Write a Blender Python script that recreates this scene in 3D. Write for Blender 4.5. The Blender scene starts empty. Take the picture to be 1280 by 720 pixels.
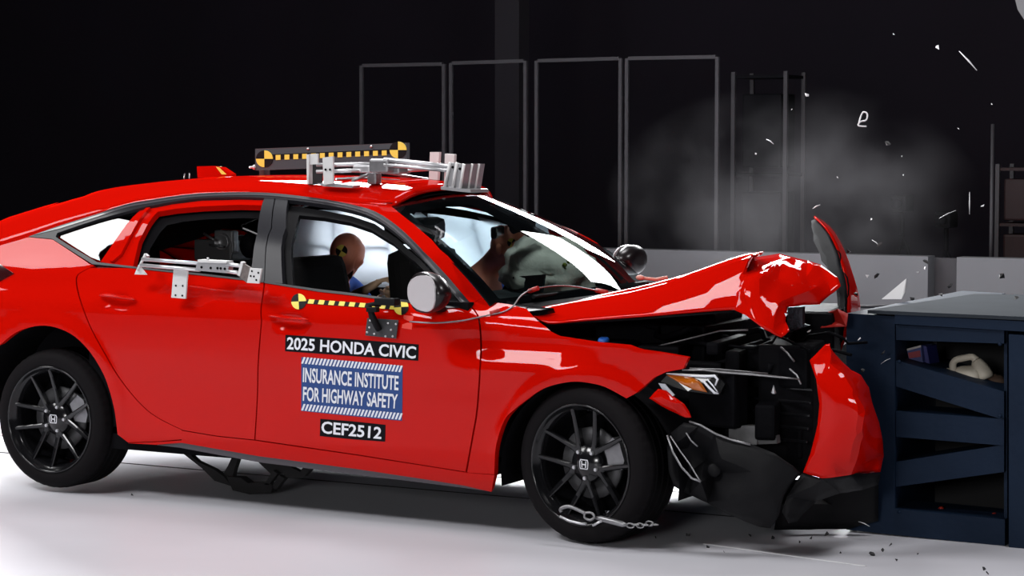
import bpy, bmesh, math, random
from math import sin, cos, pi, radians
from mathutils import Vector, Matrix, noise
from mathutils.geometry import delaunay_2d_cdt
random.seed(7)
SC = bpy.context.scene; COL = SC.collection

# ---------------------------------------------------------------- camera
F = 2726.18; CAM = Vector((3.91995, -8.62546, 1.59472)); YAW = -.500124; PIT = .0648
FW = Vector((sin(YAW)*cos(PIT), cos(YAW)*cos(PIT), -sin(PIT)))
RT = Vector((cos(YAW), -sin(YAW), 0)); UP = RT.cross(FW)
cd = bpy.data.cameras.new('camera'); cam = bpy.data.objects.new('camera', cd); COL.objects.link(cam)
cam.matrix_world = Matrix(((RT.x, UP.x, -FW.x, CAM.x), (RT.y, UP.y, -FW.y, CAM.y), (RT.z, UP.z, -FW.z, CAM.z), (0, 0, 0, 1)))
cd.sensor_width = 36; cd.lens = F*36/1280; cd.clip_start = .1; cd.clip_end = 200
SC.camera = cam
# ---------------------------------------------------------------- world, lights, exposure
wd = bpy.data.worlds.new('world'); SC.world = wd; wd.use_nodes = True
wd.node_tree.nodes['Background'].inputs[0].default_value = (.30, .30, .40, 1)
wd.node_tree.nodes['Background'].inputs[1].default_value = .02
SC.view_settings.view_transform = 'Standard'; SC.view_settings.look = 'None'
SC.view_settings.exposure = -.88; SC.view_settings.gamma = 1; SC.view_settings.use_curve_mapping = False

def area(name, loc, target, sx, sy, power, col=(1, 1, 1), spread=180):
    l = bpy.data.lights.new(name, 'AREA'); l.shape = 'RECTANGLE'; l.size = sx; l.size_y = sy; l.energy = power; l.color = col
    l.spread = radians(spread)
    o = bpy.data.objects.new(name, l); COL.objects.link(o); o.location = loc
    d = Vector(target)-Vector(loc); o.rotation_euler = d.to_track_quat('-Z', 'Y').to_euler()
    return o
area('front_key_softbox', (-3.2, -5.5, 6.2), (-1.1, -.4, .4), 3.2, 1.4, 590, (1, .99, 1))
area('camera_side_fill', (2.2, -11.2, 2.5), (-1.2, 0, 1.0), 2.0, 1.4, 470, (1, .99, .99))  # added fill lamp that brightens the cabin and the dummies
area('front_high_fill', (3.6, -1.2, 6.2), (-.8, .2, 1.0), 1.8, 1.4, 330, (1, .99, 1))  # added fill lamp, brightens the airbag behind the windshield
area('overhead_softbox', (-2.3, 1.6, 6.0), (-2.0, .6, 0), 1.8, 1.6, 240, (1, .98, 1))
area('far_strip_light', (-1.4, 9.0, 5.3), (-.8, 0, .9), 3.2, 1.2, 330, (.96, .98, 1))
area('far_low_strip_light', (-4.3, 9.0, 3.62), (-1.5, 0, .5), 3.2, 1.02, 1350, (.96, .98, 1))
area('far_side_softbox', (-6.1, 6.2, 6.0), (-1.6, .3, .9), 1.7, 2.0, 900, (.95, .98, 1))
area('rear_low_fill', (-10.6, 4.2, 1.9), (-1.5, .7, .0), 1.6, 1.0, 1500, (.98, .99, 1), 75)  # added lamp out of view, brightens the floor under the car
area('rear_softbox', (-7.6, -2.7, 6.0), (-2.6, -.8, 1.0), 2.6, 2.4, 430)

# ---------------------------------------------------------------- pixel <-> place
def ray(px, py): return FW+RT*((px-640)/F)-UP*((py-360)/F)
def atY(px, py, Y):
    d = ray(px, py); return CAM+d*((Y-CAM.y)/d.y)
def atZ(px, py, Z):
    d = ray(px, py); return CAM+d*((Z-CAM.z)/d.z)
def itp(t, ks):
    if t <= ks[0][0]: return ks[0][1]
    for (a, u), (b, v) in zip(ks, ks[1:]):
        if t <= b: return u+(v-u)*(t-a)/(b-a)
    return ks[-1][1]
def hitp(t, ks):                                   # smooth (hermite) interpolation
    n = len(ks)
    if t <= ks[0][0]:
        m = (ks[1][1]-ks[0][1])/(ks[1][0]-ks[0][0]); return ks[0][1]+m*(t-ks[0][0])
    if t >= ks[-1][0]:
        m = (ks[-1][1]-ks[-2][1])/(ks[-1][0]-ks[-2][0]); return ks[-1][1]+m*(t-ks[-1][0])
    for i in range(n-1):
        if t <= ks[i+1][0]: break
    def sl(i):
        if i == 0: return (ks[1][1]-ks[0][1])/(ks[1][0]-ks[0][0])
        if i == n-1: return (ks[-1][1]-ks[-2][1])/(ks[-1][0]-ks[-2][0])
        return (ks[i+1][1]-ks[i-1][1])/(ks[i+1][0]-ks[i-1][0])
    x0, y0 = ks[i]; x1, y1 = ks[i+1]; h = x1-x0; s = (t-x0)/h
    return (2*s**3-3*s*s+1)*y0+(s**3-2*s*s+s)*h*sl(i)+(-2*s**3+3*s*s)*y1+(s**3-s*s)*h*sl(i+1)
def ss(a, b, t):
    t = max(0, min(1, (t-a)/(b-a))); return t*t*(3-2*t)
LOW = [(.0, .76), (.12, .80), (.17, .835), (.22, .857), (.30, .872), (.40, .8755), (.52, .881), (.62, .891), (.70, .897), (.95, .903)]
GH = [(.80, .95), (.95, .862), (1.05, .812), (1.15, .757), (1.25, .697), (1.33, .637), (1.38, .585), (1.46, .46)]
def creaseZ(x): return .8185-.0695*x-.0025*x*x
def W(x, z):
    zc = creaseZ(x); u = z-zc
    b = hitp(z, LOW)
    if u > 0: b = hitp(zc, LOW)-.12*u-(2.0+5.5*ss(-.7, -.15, x))*u*u
    g = hitp(z, GH)-.115*ss(-1.0, -.45, x)*ss(zc+.02, zc+.12, z)
    k = .02; h = max(0, k-abs(b-g))/k
    w = min(b, g)-h*h*k*.25
    w -= .050*ss(.685, .80, z)*ss(-.64, -.42, x)*(1-ss(-.12, .12, x))
    w += .016*math.exp(-((x+2.80)/.26)**2-((z-1.025)/.05)**2)
    if x < -3.1: w -= .16*((-3.1-x)/.75)**2
    if x > .35: w -= .10*((x-.35)/.5)**2
    for cx, cz, R in ((.03, .27, .39), (-2.76, .37, .405)):
        r = math.hypot(x-cx, z-cz)
        if r < R+.12 and z > cz-.15: w += .010*(1-ss(R+.025, R+.085, r))*ss(cz-.15, cz+.12, z)
    return w
def sd(p):
    if len(p) == 3: return (p[0], p[1])            # (x, z, 'w')
    Y = -.86
    for i in range(24):
        q = atY(p[0], p[1], Y); Y = .5*Y-.5*W(q.x, q.z)
    return (q.x, q.z)
def sN(x, z):
    e = .004
    return Vector((-(W(x+e, z)-W(x-e, z))/(2*e), -1, -(W(x, z+e)-W(x, z-e))/(2*e))).normalized()
def cr(pts, n=4):                                  # Catmull-Rom through an open run
    out = []
    for i in range(len(pts)-1):
        p0 = pts[max(i-1, 0)]; p1 = pts[i]; p2 = pts[i+1]; p3 = pts[min(i+2, len(pts)-1)]
        for k in range(n):
            t = k/n
            out.append(tuple(.5*((2*b)+(-a+c)*t+(2*a-5*b+4*c-d)*t*t+(-a+3*b-3*c+d)*t**3) for a, b, c, d in zip(p0, p1, p2, p3)))
    out.append(tuple(pts[-1])); return out

# ---------------------------------------------------------------- materials
def mat(name, col, rough=.5, metal=0., coat=0., bump=0., bscale=40., var=0., vscale=3., spec=.5, emis=None):
    m = bpy.data.materials.new(name); m.use_nodes = True; nt = m.node_tree; b = nt.nodes['Principled BSDF']
    b.inputs['Base Color'].default_value = (*col, 1); b.inputs['Roughness'].default_value = rough
    b.inputs['Metallic'].default_value = metal; b.inputs['Coat Weight'].default_value = coat; b.inputs['Coat Roughness'].default_value = .02
    b.inputs['Specular IOR Level'].default_value = spec
    tc = nt.nodes.new('ShaderNodeTexCoord')
    if var:
        n = nt.nodes.new('ShaderNodeTexNoise'); n.inputs['Scale'].default_value = vscale; n.inputs['Detail'].default_value = 5
        mx = nt.nodes.new('ShaderNodeMix'); mx.data_type = 'RGBA'
        mx.inputs[6].default_value = (*[c*(1-var) for c in col], 1); mx.inputs[7].default_value = (*[min(1, c*(1+var)) for c in col], 1)
        nt.links.new(tc.outputs['Object'], n.inputs['Vector']); nt.links.new(n.outputs['Fac'], mx.inputs[0]); nt.links.new(mx.outputs[2], b.inputs['Base Color'])
    if bump:
        n = nt.nodes.new('ShaderNodeTexNoise'); n.inputs['Scale'].default_value = bscale; n.inputs['Detail'].default_value = 4
        bp = nt.nodes.new('ShaderNodeBump'); bp.inputs['Strength'].default_value = bump; bp.inputs['Distance'].default_value = .01
        nt.links.new(tc.outputs['Object'], n.inputs['Vector']); nt.links.new(n.outputs['Fac'], bp.inputs['Height']); nt.links.new(bp.outputs[0], b.inputs['Normal'])
    return m
def glassmat(name, tint, ior=1.5, rough=.01):
    m = bpy.data.materials.new(name); m.use_nodes = True; nt = m.node_tree; nt.nodes.clear()
    o = nt.nodes.new('ShaderNodeOutputMaterial'); t = nt.nodes.new('ShaderNodeBsdfTransparent'); t.inputs[0].default_value = (*tint, 1)
    g = nt.nodes.new('ShaderNodeBsdfGlossy'); g.inputs['Roughness'].default_value = rough
    f = nt.nodes.new('ShaderNodeFresnel'); f.inputs[0].default_value = ior; mx = nt.nodes.new('ShaderNodeMixShader')
    nt.links.new(f.outputs[0], mx.inputs[0]); nt.links.new(t.outputs[0], mx.inputs[1]); nt.links.new(g.outputs[0], mx.inputs[2]); nt.links.new(mx.outputs[0], o.inputs[0])
    return m
RED = mat('red_car_paint', (.52, .0035, .0008), .5, coat=.42, spec=.0)
REDIN = mat('red_primer', (.35, .008, .004), .55)
BLK = mat('black_plastic', (.005, .005, .006), .55, bump=.1, bscale=200, spec=.15)
GBLK = mat('gloss_black', (.006, .006, .007), .18, coat=.25, spec=.35)
SAT = mat('satin_black_trim', (.014, .014, .018), .4, spec=.4)
GRY = mat('grey_skirt', (.07, .065, .075), .5)
RUB = mat('tyre_rubber', (.008, .0072, .008), .7, bump=.15, bscale=90, spec=.05)
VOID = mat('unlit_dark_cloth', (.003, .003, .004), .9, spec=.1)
SEAT = mat('black_seat_fabric', (.008, .0075, .008), .85, bump=.2, bscale=150, spec=.2)
ALU = mat('brushed_aluminium', (.62, .62, .64), .34, metal=.75, bump=.05, bscale=60)
WMET = mat('white_painted_metal', (.62, .62, .62), .5)
STEEL = mat('dull_steel', (.28, .28, .29), .4, metal=.8, var=.3, vscale=30)
CHR = mat('chrome', (.8, .8, .82), .12, metal=1)
WHT = mat('white_vinyl', (.78, .80, .86), .5)
LBLK = mat('black_vinyl', (.004, .004, .006), .6, spec=.12)
BLU = mat('blue_vinyl', (.012, .055, .22), .5)
YEL = mat('yellow_tape', (.85, .68, .10), .55)
TBLK = mat('black_tape', (.008, .007, .008), .6, spec=.15)
AIR = mat('white_airbag_cloth', (.72, .78, .82), .85, bump=.6, bscale=9, var=.06)
def translucent(m, col, f):
    nt = m.node_tree; t = nt.nodes.new('ShaderNodeBsdfTranslucent'); t.inputs[0].default_value = (*col, 1); mx = nt.nodes.new('ShaderNodeMixShader'); mx.inputs[0].default_value = f
    nt.links.new(nt.nodes['Principled BSDF'].outputs[0], mx.inputs[1]); nt.links.new(t.outputs[0], mx.inputs[2]); nt.links.new(mx.outputs[0], nt.nodes['Material Output'].inputs[0])
translucent(AIR, (.85, .9, .95), .75)
DAIR = mat('cream_airbag_cloth', (.80, .78, .66), .85, bump=1., bscale=14, var=.2, vscale=12)
ORG = mat('orange_dummy_vinyl', (.95, .32, .20), .5, var=.12, vscale=14)
DBLU = mat('blue_dummy_cloth', (.03, .10, .42), .8, bump=.5, bscale=20)
TAN = mat('tan_dummy_vinyl', (.72, .48, .30), .6, var=.1)
AMB = mat('amber_lens', (.50, .12, .005), .15, coat=1)
LENS = mat('clear_lens', (.45, .47, .52), .15, coat=.6)
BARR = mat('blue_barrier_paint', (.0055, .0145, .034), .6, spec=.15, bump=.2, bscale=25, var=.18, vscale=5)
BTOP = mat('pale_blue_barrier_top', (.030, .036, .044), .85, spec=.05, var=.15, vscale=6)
HONEY = mat('crushed_honeycomb', (.06, .065, .08), .5, metal=.6, bump=1, bscale=60)
FLOOR = mat('pale_floor_paint', (.60, .60, .645), .42, var=.07, vscale=1.2, bump=.03, bscale=30)
DARKW = mat('unlit_hall_wall', (.014, .010, .019), .9, var=.35, vscale=.7)  # the hall's lack of light is put into this wall colour
LOWW = mat('grey_white_partition', (.17, .17, .18), .7, var=.03)
FRM = mat('dark_steel_frame', (.055, .052, .058), .55)
GLASS = glassmat('tinted_windshield', (.74, .84, .85), 1.42)
QGLS = glassmat('dark_privacy_glass', (.05, .055, .06), 1.9)
PLEX = glassmat('clear_screen', (.88, .88, .90), 1.09, rough=.35)
BLUECAP = mat('blue_cap', (.02, .12, .5), .4)

# ---------------------------------------------------------------- object helpers
WL = {}
def put(name, me, mats, parent=None, origin=None):
    if not isinstance(mats, (list, tuple)): mats = [mats]
    for m in mats: me.materials.append(m)
    o = bpy.data.objects.new(name, me); COL.objects.link(o)
    vs = [v.co for v in me.vertices]
    if origin is None and vs:
        lo = [min(v[i] for v in vs) for i in range(3)]; hi = [max(v[i] for v in vs) for i in range(3)]
        origin = Vector(((lo[0]+hi[0])/2, (lo[1]+hi[1])/2, lo[2]))
    origin = Vector(origin or (0, 0, 0)); me.transform(Matrix.Translation(-origin)); me.update()
    WL[o.name] = origin
    if parent is not None: o.parent = parent; o.location = origin-WL[parent.name]
    else: o.location = origin
    return o
def empty(name, loc, label, cat, group=None):
    o = bpy.data.objects.new(name, None); COL.objects.link(o); o.location = loc; o.empty_display_size = .1
    WL[o.name] = Vector(loc); tag(o, label, cat, group); return o
def tag(o, label, cat=None, group=None):
    o['label'] = label
    if cat: o['category'] = cat
    if group: o['group'] = group
    return o
def st(o): o['kind'] = 'structure'; return o

class MB:
    def __init__(s): s.v = []; s.f = []; s.m = []; s.sm = []
    def add(s, vs, fs, mi=0, smooth=False):
        b = len(s.v); s.v += [Vector(v) for v in vs]
        for f in fs: s.f.append([b+i for i in f]); s.m.append(mi); s.sm.append(smooth)
        return s
    def box(s, c, d, rot=None, mi=0, bev=0.):
        c = Vector(c); hx, hy, hz = d[0]/2, d[1]/2, d[2]/2
        R = rot if rot is not None else Matrix.Identity(3)
        if bev > 0:
            bm = bmesh.new(); bmesh.ops.create_cube(bm, size=1)
            for v in bm.verts: v.co = Vector((v.co.x*d[0], v.co.y*d[1], v.co.z*d[2]))
            bmesh.ops.bevel(bm, geom=bm.edges[:], offset=min(bev, min(d)*.45), segments=2, affect='EDGES', profile=.6)
            bm.verts.index_update()
            s.add([c+R@v.co for v in bm.verts], [[v.index for v in f.verts] for f in bm.faces], mi); bm.free(); return s
        vs = [c+R@Vector((x*hx, y*hy, z*hz)) for x in (-1, 1) for y in (-1, 1) for z in (-1, 1)]
        return s.add(vs, [(0, 1, 3, 2), (4, 6, 7, 5), (0, 4, 5, 1), (2, 3, 7, 6), (0, 2, 6, 4), (1, 5, 7, 3)], mi)
    def tube(s, pts, r, n=8, mi=0, caps=True, flat=1.):
        pts = [Vector(p) for p in pts]; rr = r if isinstance(r, (list, tuple)) else [r]*len(pts)
        vs = []; prev = None
        for i, p in enumerate(pts):
            t = (pts[min(i+1, len(pts)-1)]-pts[max(i-1, 0)]).normalized()
            if prev is None: a = t.orthogonal().normalized() if abs(t.z) > .95 else Vector((0, 0, 1)).cross(t).normalized()
            else: a = (prev-t*prev.dot(t)).normalized()
            prev = a; b = t.cross(a)
            for k in range(n):
                an = 2*pi*k/n; vs.append(p+(a*cos(an)+b*sin(an)*flat)*rr[i])
        fs = [(i*n+k, i*n+(k+1) % n, (i+1)*n+(k+1) % n, (i+1)*n+k) for i in range(len(pts)-1) for k in range(n)]
        s.add(vs, fs, mi, True)
        if caps:
            b = len(s.v)-len(vs)
            s.f.append([b+k for k in range(n)][::-1]); s.m.append(mi); s.sm.append(False)
            s.f.append([b+(len(pts)-1)*n+k for k in range(n)]); s.m.append(mi); s.sm.append(False)
        return s
    def prism(s, ring, vec, mi=0):
        vec = Vector(vec); ring = [Vector(p) for p in ring]; n = len(ring)
        nrm = Vector((0, 0, 0))
        for i in range(n): nrm += ring[i].cross(ring[(i+1) % n])
        if nrm.dot(vec) > 0: ring = ring[::-1]
        vs = ring+[p+vec for p in ring]
        fs = [list(range(n)), list(range(2*n-1, n-1, -1))]+[(i, n+i, n+(i+1) % n, (i+1) % n) for i in range(n)]
        return s.add(vs, fs, mi)
    def lathe(s, prof, c, ax, n=48, mi=0, smooth=True, closed=False):  # prof: (radius, along)
        c = Vector(c); ax = Vector(ax).normalized(); a = ax.orthogonal().normalized(); b = ax.cross(a); k = len(prof)
        vs = [c+ax*h+(a*cos(2*pi*i/n)+b*sin(2*pi*i/n))*r for i in range(n) for r, h in prof]
        m = k if closed else k-1
        return s.add(vs, [(i*k+j, ((i+1) % n)*k+j, ((i+1) % n)*k+(j+1) % k, i*k+(j+1) % k) for i in range(n) for j in range(m)], mi, smooth)
    def ball(s, c, r, nu=16, nv=10, mi=0, fn=None):
        c = Vector(c); R = r if isinstance(r, (tuple, list)) else (r, r, r); vs = []
        for j in range(nv+1):
            th = pi*j/nv
            for i in range(nu):
                ph = 2*pi*i/nu; d = Vector((sin(th)*cos(ph), sin(th)*sin(ph), cos(th)))
                q = Vector((d.x*R[0], d.y*R[1], d.z*R[2]))
                if fn: q = fn(q, d)
                vs.append(c+q)
        return s.add(vs, [(j*nu+i, (j+1)*nu+i, (j+1)*nu+(i+1) % nu, j*nu+(i+1) % nu) for j in range(nv) for i in range(nu)], mi, True)
    def build(s, name, mats, parent=None, origin=None, smooth=None, merge=True, fixn=True, mirror=False):
        me = bpy.data.meshes.new(name); me.from_pydata([((v.x, -v.y, v.z) if mirror else v) for v in s.v], [], s.f)
        for i, p in enumerate(me.polygons): p.material_index = s.m[i]; p.use_smooth = s.sm[i] if smooth is None else smooth
        if merge or fixn:
            bm = bmesh.new(); bm.from_mesh(me)
            if merge: bmesh.ops.remove_doubles(bm, verts=bm.verts, dist=1e-5)
            if fixn: bmesh.ops.recalc_face_normals(bm, faces=bm.faces)
            bm.to_mesh(me); bm.free()
        return put(name, me, mats, parent, origin)

def panel(name, outline, parent, m, grid=.05, flange=.028, off=0., mirror=False, thick=None, origin=None):
    """a body panel cut out of the car's side surface W(x, z), with a return flange"""
    P = [sd(p) for p in outline]
    Q = []
    for p in P:
        if not Q or (Vector(p)-Vector(Q[-1])).length > .0015: Q.append(p)
    if (Vector(Q[0])-Vector(Q[-1])).length < .0015: Q.pop()
    bm = bmesh.new(); nq_ = len(Q)
    vo, eo, fo, ov, oe, of = delaunay_2d_cdt([Vector(q) for q in Q], [(i, (i+1) % nq_) for i in range(nq_)], [], 1, 1e-5)
    bv = [bm.verts.new((v.x, 0, v.y)) for v in vo]
    for fc in fo: bm.faces.new([bv[i] for i in fc])
    xs = [p[0] for p in Q]; zs = [p[1] for p in Q]
    for ax, lo, hi in ((0, min(xs), max(xs)), (2, min(zs), max(zs))):
        k = math.ceil(lo/grid)
        while k*grid < hi:
            co = [0, 0, 0]; co[ax] = k*grid+.0003; no = [0, 0, 0]; no[ax] = 1
            bmesh.ops.bisect_plane(bm, geom=bm.verts[:]+bm.edges[:]+bm.faces[:], plane_co=co, plane_no=no, dist=1e-5); k += 1
    bmesh.ops.remove_doubles(bm, verts=bm.verts, dist=2e-4)
    bm.verts.index_update()
    uv = [(v.co.x, v.co.z) for v in bm.verts]
    V = []; N = []
    for x, z in uv:
        n = sN(x, z); w = Vector((x, -W(x, z), z))+n*off; V.append(w); N.append(n)
    faces = []; 
    for f in bm.faces:
        idx = [v.index for v in f.verts]
        nn = (V[idx[1]]-V[idx[0]]).cross(V[idx[2]]-V[idx[0]])
        a = Vector((0, 0, 0))
        for i in range(len(idx)): a += V[idx[i]].cross(V[idx[(i+1) % len(idx)]])
        if a.dot(N[idx[0]]) < 0: idx.reverse()
        faces.append(idx)
    ns = len(faces); loopn = [N[i] for f in faces for i in f]
    for e in bm.edges:
        if len(e.link_faces) == 1:
            a, b = e.verts[0].index, e.verts[1].index
            idx0 = next(fc for fc in faces if a in fc and b in fc)
            ia = idx0.index(a)
            if idx0[(ia+1) % len(idx0)] != b: a, b = b, a
            k = len(V); ia = Vector((0, 1, 0))*flange
            V += [V[a]-N[a]*0+(-N[a]*flange), V[b]-N[b]*flange]
            q = [b, a, k, k+1]; faces.append(q)
            fn = (V[q[1]]-V[q[0]]).cross(V[q[2]]-V[q[1]]).normalized(); loopn += [fn]*4
    bm.free()
    def mk(nm, mir):
        me = bpy.data.meshes.new(nm)
        vv = [Vector((v.x, -v.y, v.z)) if mir else v for v in V]
        ff = faces; ln = loopn
        if mir:
            ff = [fc[::-1] for fc in faces]; ln = []; c = 0
            for fc in faces:
                seg = loopn[c:c+len(fc)][::-1]; c += len(fc); ln += [Vector((n.x, -n.y, n.z)) for n in seg]
        me.from_pydata(vv, [], ff)
        for p in me.polygons: p.use_smooth = True
        me.normals_split_custom_set(ln)
        return me
    o = put(name, mk(name, False), m, parent, origin)
    if mirror is not False: o2 = put(name, mk(name, True), m, mirror if mirror is not True else parent); return o, o2
    return o

def sheet(name, pts, outline, m, parent, sub=2, smx=-99, thick=.004, noi=.0, nsc=6., seed=0, sharp=28, smooth=0, origin=None, extra=None, quadsub=0):
    """crumpled sheet metal: points (px, py, Y); outline lists the indices of the border"""
    P3 = [atY(*p) for p in pts]; p2 = [Vector((p[0], -p[1])) for p in pts]
    n = len(outline); ed = [(outline[i], outline[(i+1) % n]) for i in range(n)]
    vo, eo, fo, ov, oe, of = delaunay_2d_cdt(p2, ed, [], 1, 1e-4)
    V = []
    for k, v in enumerate(vo):
        if ov[k]: V.append(P3[ov[k][0]])
        else: V.append(atY(v.x, -v.y, -.7))
    bm = bmesh.new(); bv = [bm.verts.new(v) for v in V]
    for f in fo:
        try: bm.faces.new([bv[i] for i in f])
        except ValueError: pass
    if extra:
        for quad in extra:
            try: bm.faces.new([bm.verts.new(q) for q in quad])
            except ValueError: pass
        bmesh.ops.remove_doubles(bm, verts=bm.verts, dist=1e-4)
    bmesh.ops.recalc_face_normals(bm, faces=bm.faces)
    if sub: bmesh.ops.subdivide_edges(bm, edges=bm.edges[:], cuts=sub, use_grid_fill=True)
    for _ in range(smooth): bmesh.ops.smooth_vert(bm, verts=[v for v in bm.verts if not v.is_boundary and v.co.x > smx], factor=.5, use_axis_x=True, use_axis_y=True, use_axis_z=True)
    bm.normal_update()
    if noi:
        for v in bm.verts:
            v.co += v.normal*noi*ss(smx-.10, smx+.05, v.co.x)*noise.noise(v.co*nsc+Vector((seed, 0, 0)))
    bm.normal_update()
    av = sum((f.normal*f.calc_area() for f in bm.faces), Vector((0, 0, 0)))
    if av.dot(Vector((.3, -1, .2))) < 0: bmesh.ops.reverse_faces(bm, faces=bm.faces)
    for f in bm.faces: f.smooth = True
    for e in bm.edges:
        if len(e.link_faces) == 2 and e.calc_face_angle(0) > radians(sharp): e.smooth = False
    me = bpy.data.meshes.new(name); bm.to_mesh(me); bm.free()
    o = put(name, me, m, parent, origin)
    md = o.modifiers.new('thickness', 'SOLIDIFY'); md.thickness = thick; md.offset = -1
    return o
HANDLES = []
_W0 = W
def W(x, z):
    w = _W0(x, z)
    for hx, hz in HANDLES:
        r = ((x-hx)/.105)**2+((z-hz+.012)/.040)**2
        if r < 1: w -= .022*(1-r)**1.5
    return w
HANDLES[:] = [sd((148, 376)), sd((362, 400))]

# ---------------------------------------------------------------- the hall
b = MB(); b.box((-1, 0, -.1), (60, 40, .2)); st(b.build('floor', FLOOR, origin=(-1, 0, -.2)))
for i, (y, wdt) in enumerate(((.02, .012), (.52, .010))):
    b = MB(); b.box((-3, y, .0012), (24, wdt, .0024)); st(b.build('trim_%d' % (i+1), SAT))
b = MB(); b.box((-2, 17.2, 4), (60, .3, 8)); st(b.build('wall_back', DARKW))
b = MB()
b.box((-6.0, 10.6, .295), (9.2, .2, .60)); b.box((3.0, 10.6, .295), (7.74, .2, .60)); b.box((-1.19, 10.7, .27), (.5, .06, .56))
a_ = atZ(880, 680, .001); b_ = atZ(1082, 708, .001); dv = (b_-a_).normalized().cross(Vector((0, 0, 1)))*.006
b = MB(); b.prism([a_-dv, b_-dv, b_+dv, a_+dv], Vector((0, 0, .002))); st(b.build('trim_5', mat('white_line', (.80, .80, .82), .5)))
# partition split where a darker gap shows
xa = atY(1160, 322, 10.5).x; xb = atY(1196, 322, 10.5).x
b = MB(); b.box(((xa-10)/2, 10.6, .30), (xa+10, .2, .60)); st(b.build('wall_low_left', LOWW))
b = MB(); b.box(((xb+7)/2, 10.6, .30), (7-xb, .2, .60)); st(b.build('wall_low_right', LOWW))
b = MB(); b.box(((xa+xb)/2, 10.75, .29), (xb-xa+.02, .1, .58)); st(b.build('trim_3', FRM))

def post(px0, y0, px1, y1, Y, r=.022): 
    return atY(px0, y0, Y), atY(px1, y1, Y)
# standing screens behind the crash hall: steel frames with clear sheets
Yc = 11.0
def screen(pl, pr, top, topr, label, w=.035):
    a = atY(pl, top, Yc); c = atY(pr, topr, Yc); t = empty('framed_screen', ((a.x+c.x)/2, Yc, 0), label, 'screen')
    for x, z in ((a.x, a.z), (c.x, c.z)):
        m = MB(); m.box((x, Yc, z/2), (w, w, z)); m.build('post', FRM, t)
    m = MB(); R = Matrix.Rotation(-math.atan2(c.z-a.z, c.x-a.x), 3, 'Y')
    m.box(((a.x+c.x)/2, Yc, (a.z+c.z)/2), ((c-a).length-w, w, w), R); m.build('top_rail', FRM, t)
    m = MB(); m.box(((a.x+c.x)/2, Yc, .06), (c.x-a.x-w, w, w)); m.build('bottom_rail', FRM, t)
    m = MB(); m.add([(a.x+.02, Yc, .08), (c.x-.02, Yc, .08), (c.x-.02, Yc, c.z-.02), (a.x+.02, Yc, a.z-.02)], [(0, 1, 2, 3)]); m.build('clear_sheet', PLEX, t)
screen(452, 555, 82, 80, 'tall steel-framed clear screen leftmost behind the red car')
screen(564, 657, 79, 76, 'steel-framed screen above the roof of the red car, second from left')
screen(671, 776, 76, 73, 'steel-framed clear screen behind the windshield of the red car')
screen(784, 897, 73, 71, 'rightmost steel-framed clear screen, behind the drifting smoke')
m = MB(); a = atY(620, 100, 14); c = atY(650, 100, 14); m.box(((a.x+c.x)/2, 14.1, 4), (c.x-a.x, .25, 8)); st(m.build('trim_4', mat('dark_column', (.030, .027, .034), .8)))
a = atY(1241, 155, 10.9)
t = empty('thin_post', (a.x, 10.9, 0), 'thin dark upright pole at the right edge above the low partition', 'pole')
m = MB(); m.tube([(a.x, 10.9, 0), (a.x, 10.9, a.z)], .018); m.build('pole', FRM, t); m = MB(); m.lathe([(0, 0), (.12, 0), (.12, .02), (.02, .035)], (a.x, 10.9, 0), (0, 0, 1), 20); m.build('foot_plate', FRM, t)
# dark equipment beyond the partition on the right
EQ = mat('dark_equipment', (.006, .006, .008), .7, spec=.1); EQR = mat('dark_red_equipment', (.02, .003, .004), .6)
def eqcase(px0, px1, top, label, m1=EQ):
    a = atY(px0, top, 12.2); c = atY(px1, top, 12.2); t = empty('equipment_rack', ((a.x+c.x)/2, 12.4, 0), label, 'rack')
    w = c.x-a.x; h = a.z
    for sx in (0, 1):
        for sy in (0, 1): m = MB(); m.box((a.x+.02+sx*(w-.04), 12.2+sy*.5, h/2), (.04, .04, h)); m.build('upright', FRM, t)
    for k in range(3): m = MB(); m.box(((a.x+c.x)/2, 12.45, .3+k*(h-.35)/2), (w-.04, .5, .03)); m.build('shelf', m1, t)
    for k in range(2): m = MB(); m.box(((a.x+c.x)/2, 12.45, .3+(k+.45)*(h-.35)/2), (w*.7, .4, (h-.35)/2*.75), bev=.02); m.build('unit', m1, t)
eqcase(915, 985, 90, 'dark rack cabinet standing behind the smoke, right of the framed screens')
eqcase(1245, 1300, 205, 'dark reddish rack behind the partition at the far right', EQR)
def tripod(px, top, label):
    a = atY(px, top, 12.0); t = empty('camera_tripod', (a.x, 12, 0), label, 'tripod')
    for k in range(3):
        an = k*2*pi/3+.4; m = MB(); m.tube([(a.x, 12, a.z-.35), (a.x+.28*cos(an), 12+.28*sin(an), 0)], .02); m.build('leg', EQ, t)
    m = MB(); m.tube([(a.x, 12, a.z-.5), (a.x, 12, a.z-.12)], .025); m.build('centre_column', EQ, t)
    m = MB(); m.box((a.x, 12, a.z-.05), (.16, .26, .16), bev=.02); m.lathe([(.0, 0), (.05, 0), (.05, .1), (.0, .1)], (a.x, 11.78, a.z-.05), (0, 1, 0), 16); m.build('camera', EQ, t)
tripod(1128, 248, 'dark camera on a tripod behind the partition, left of the other one')
tripod(1183, 268, 'dark camera on a tripod behind the partition, nearer the right edge')

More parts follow.
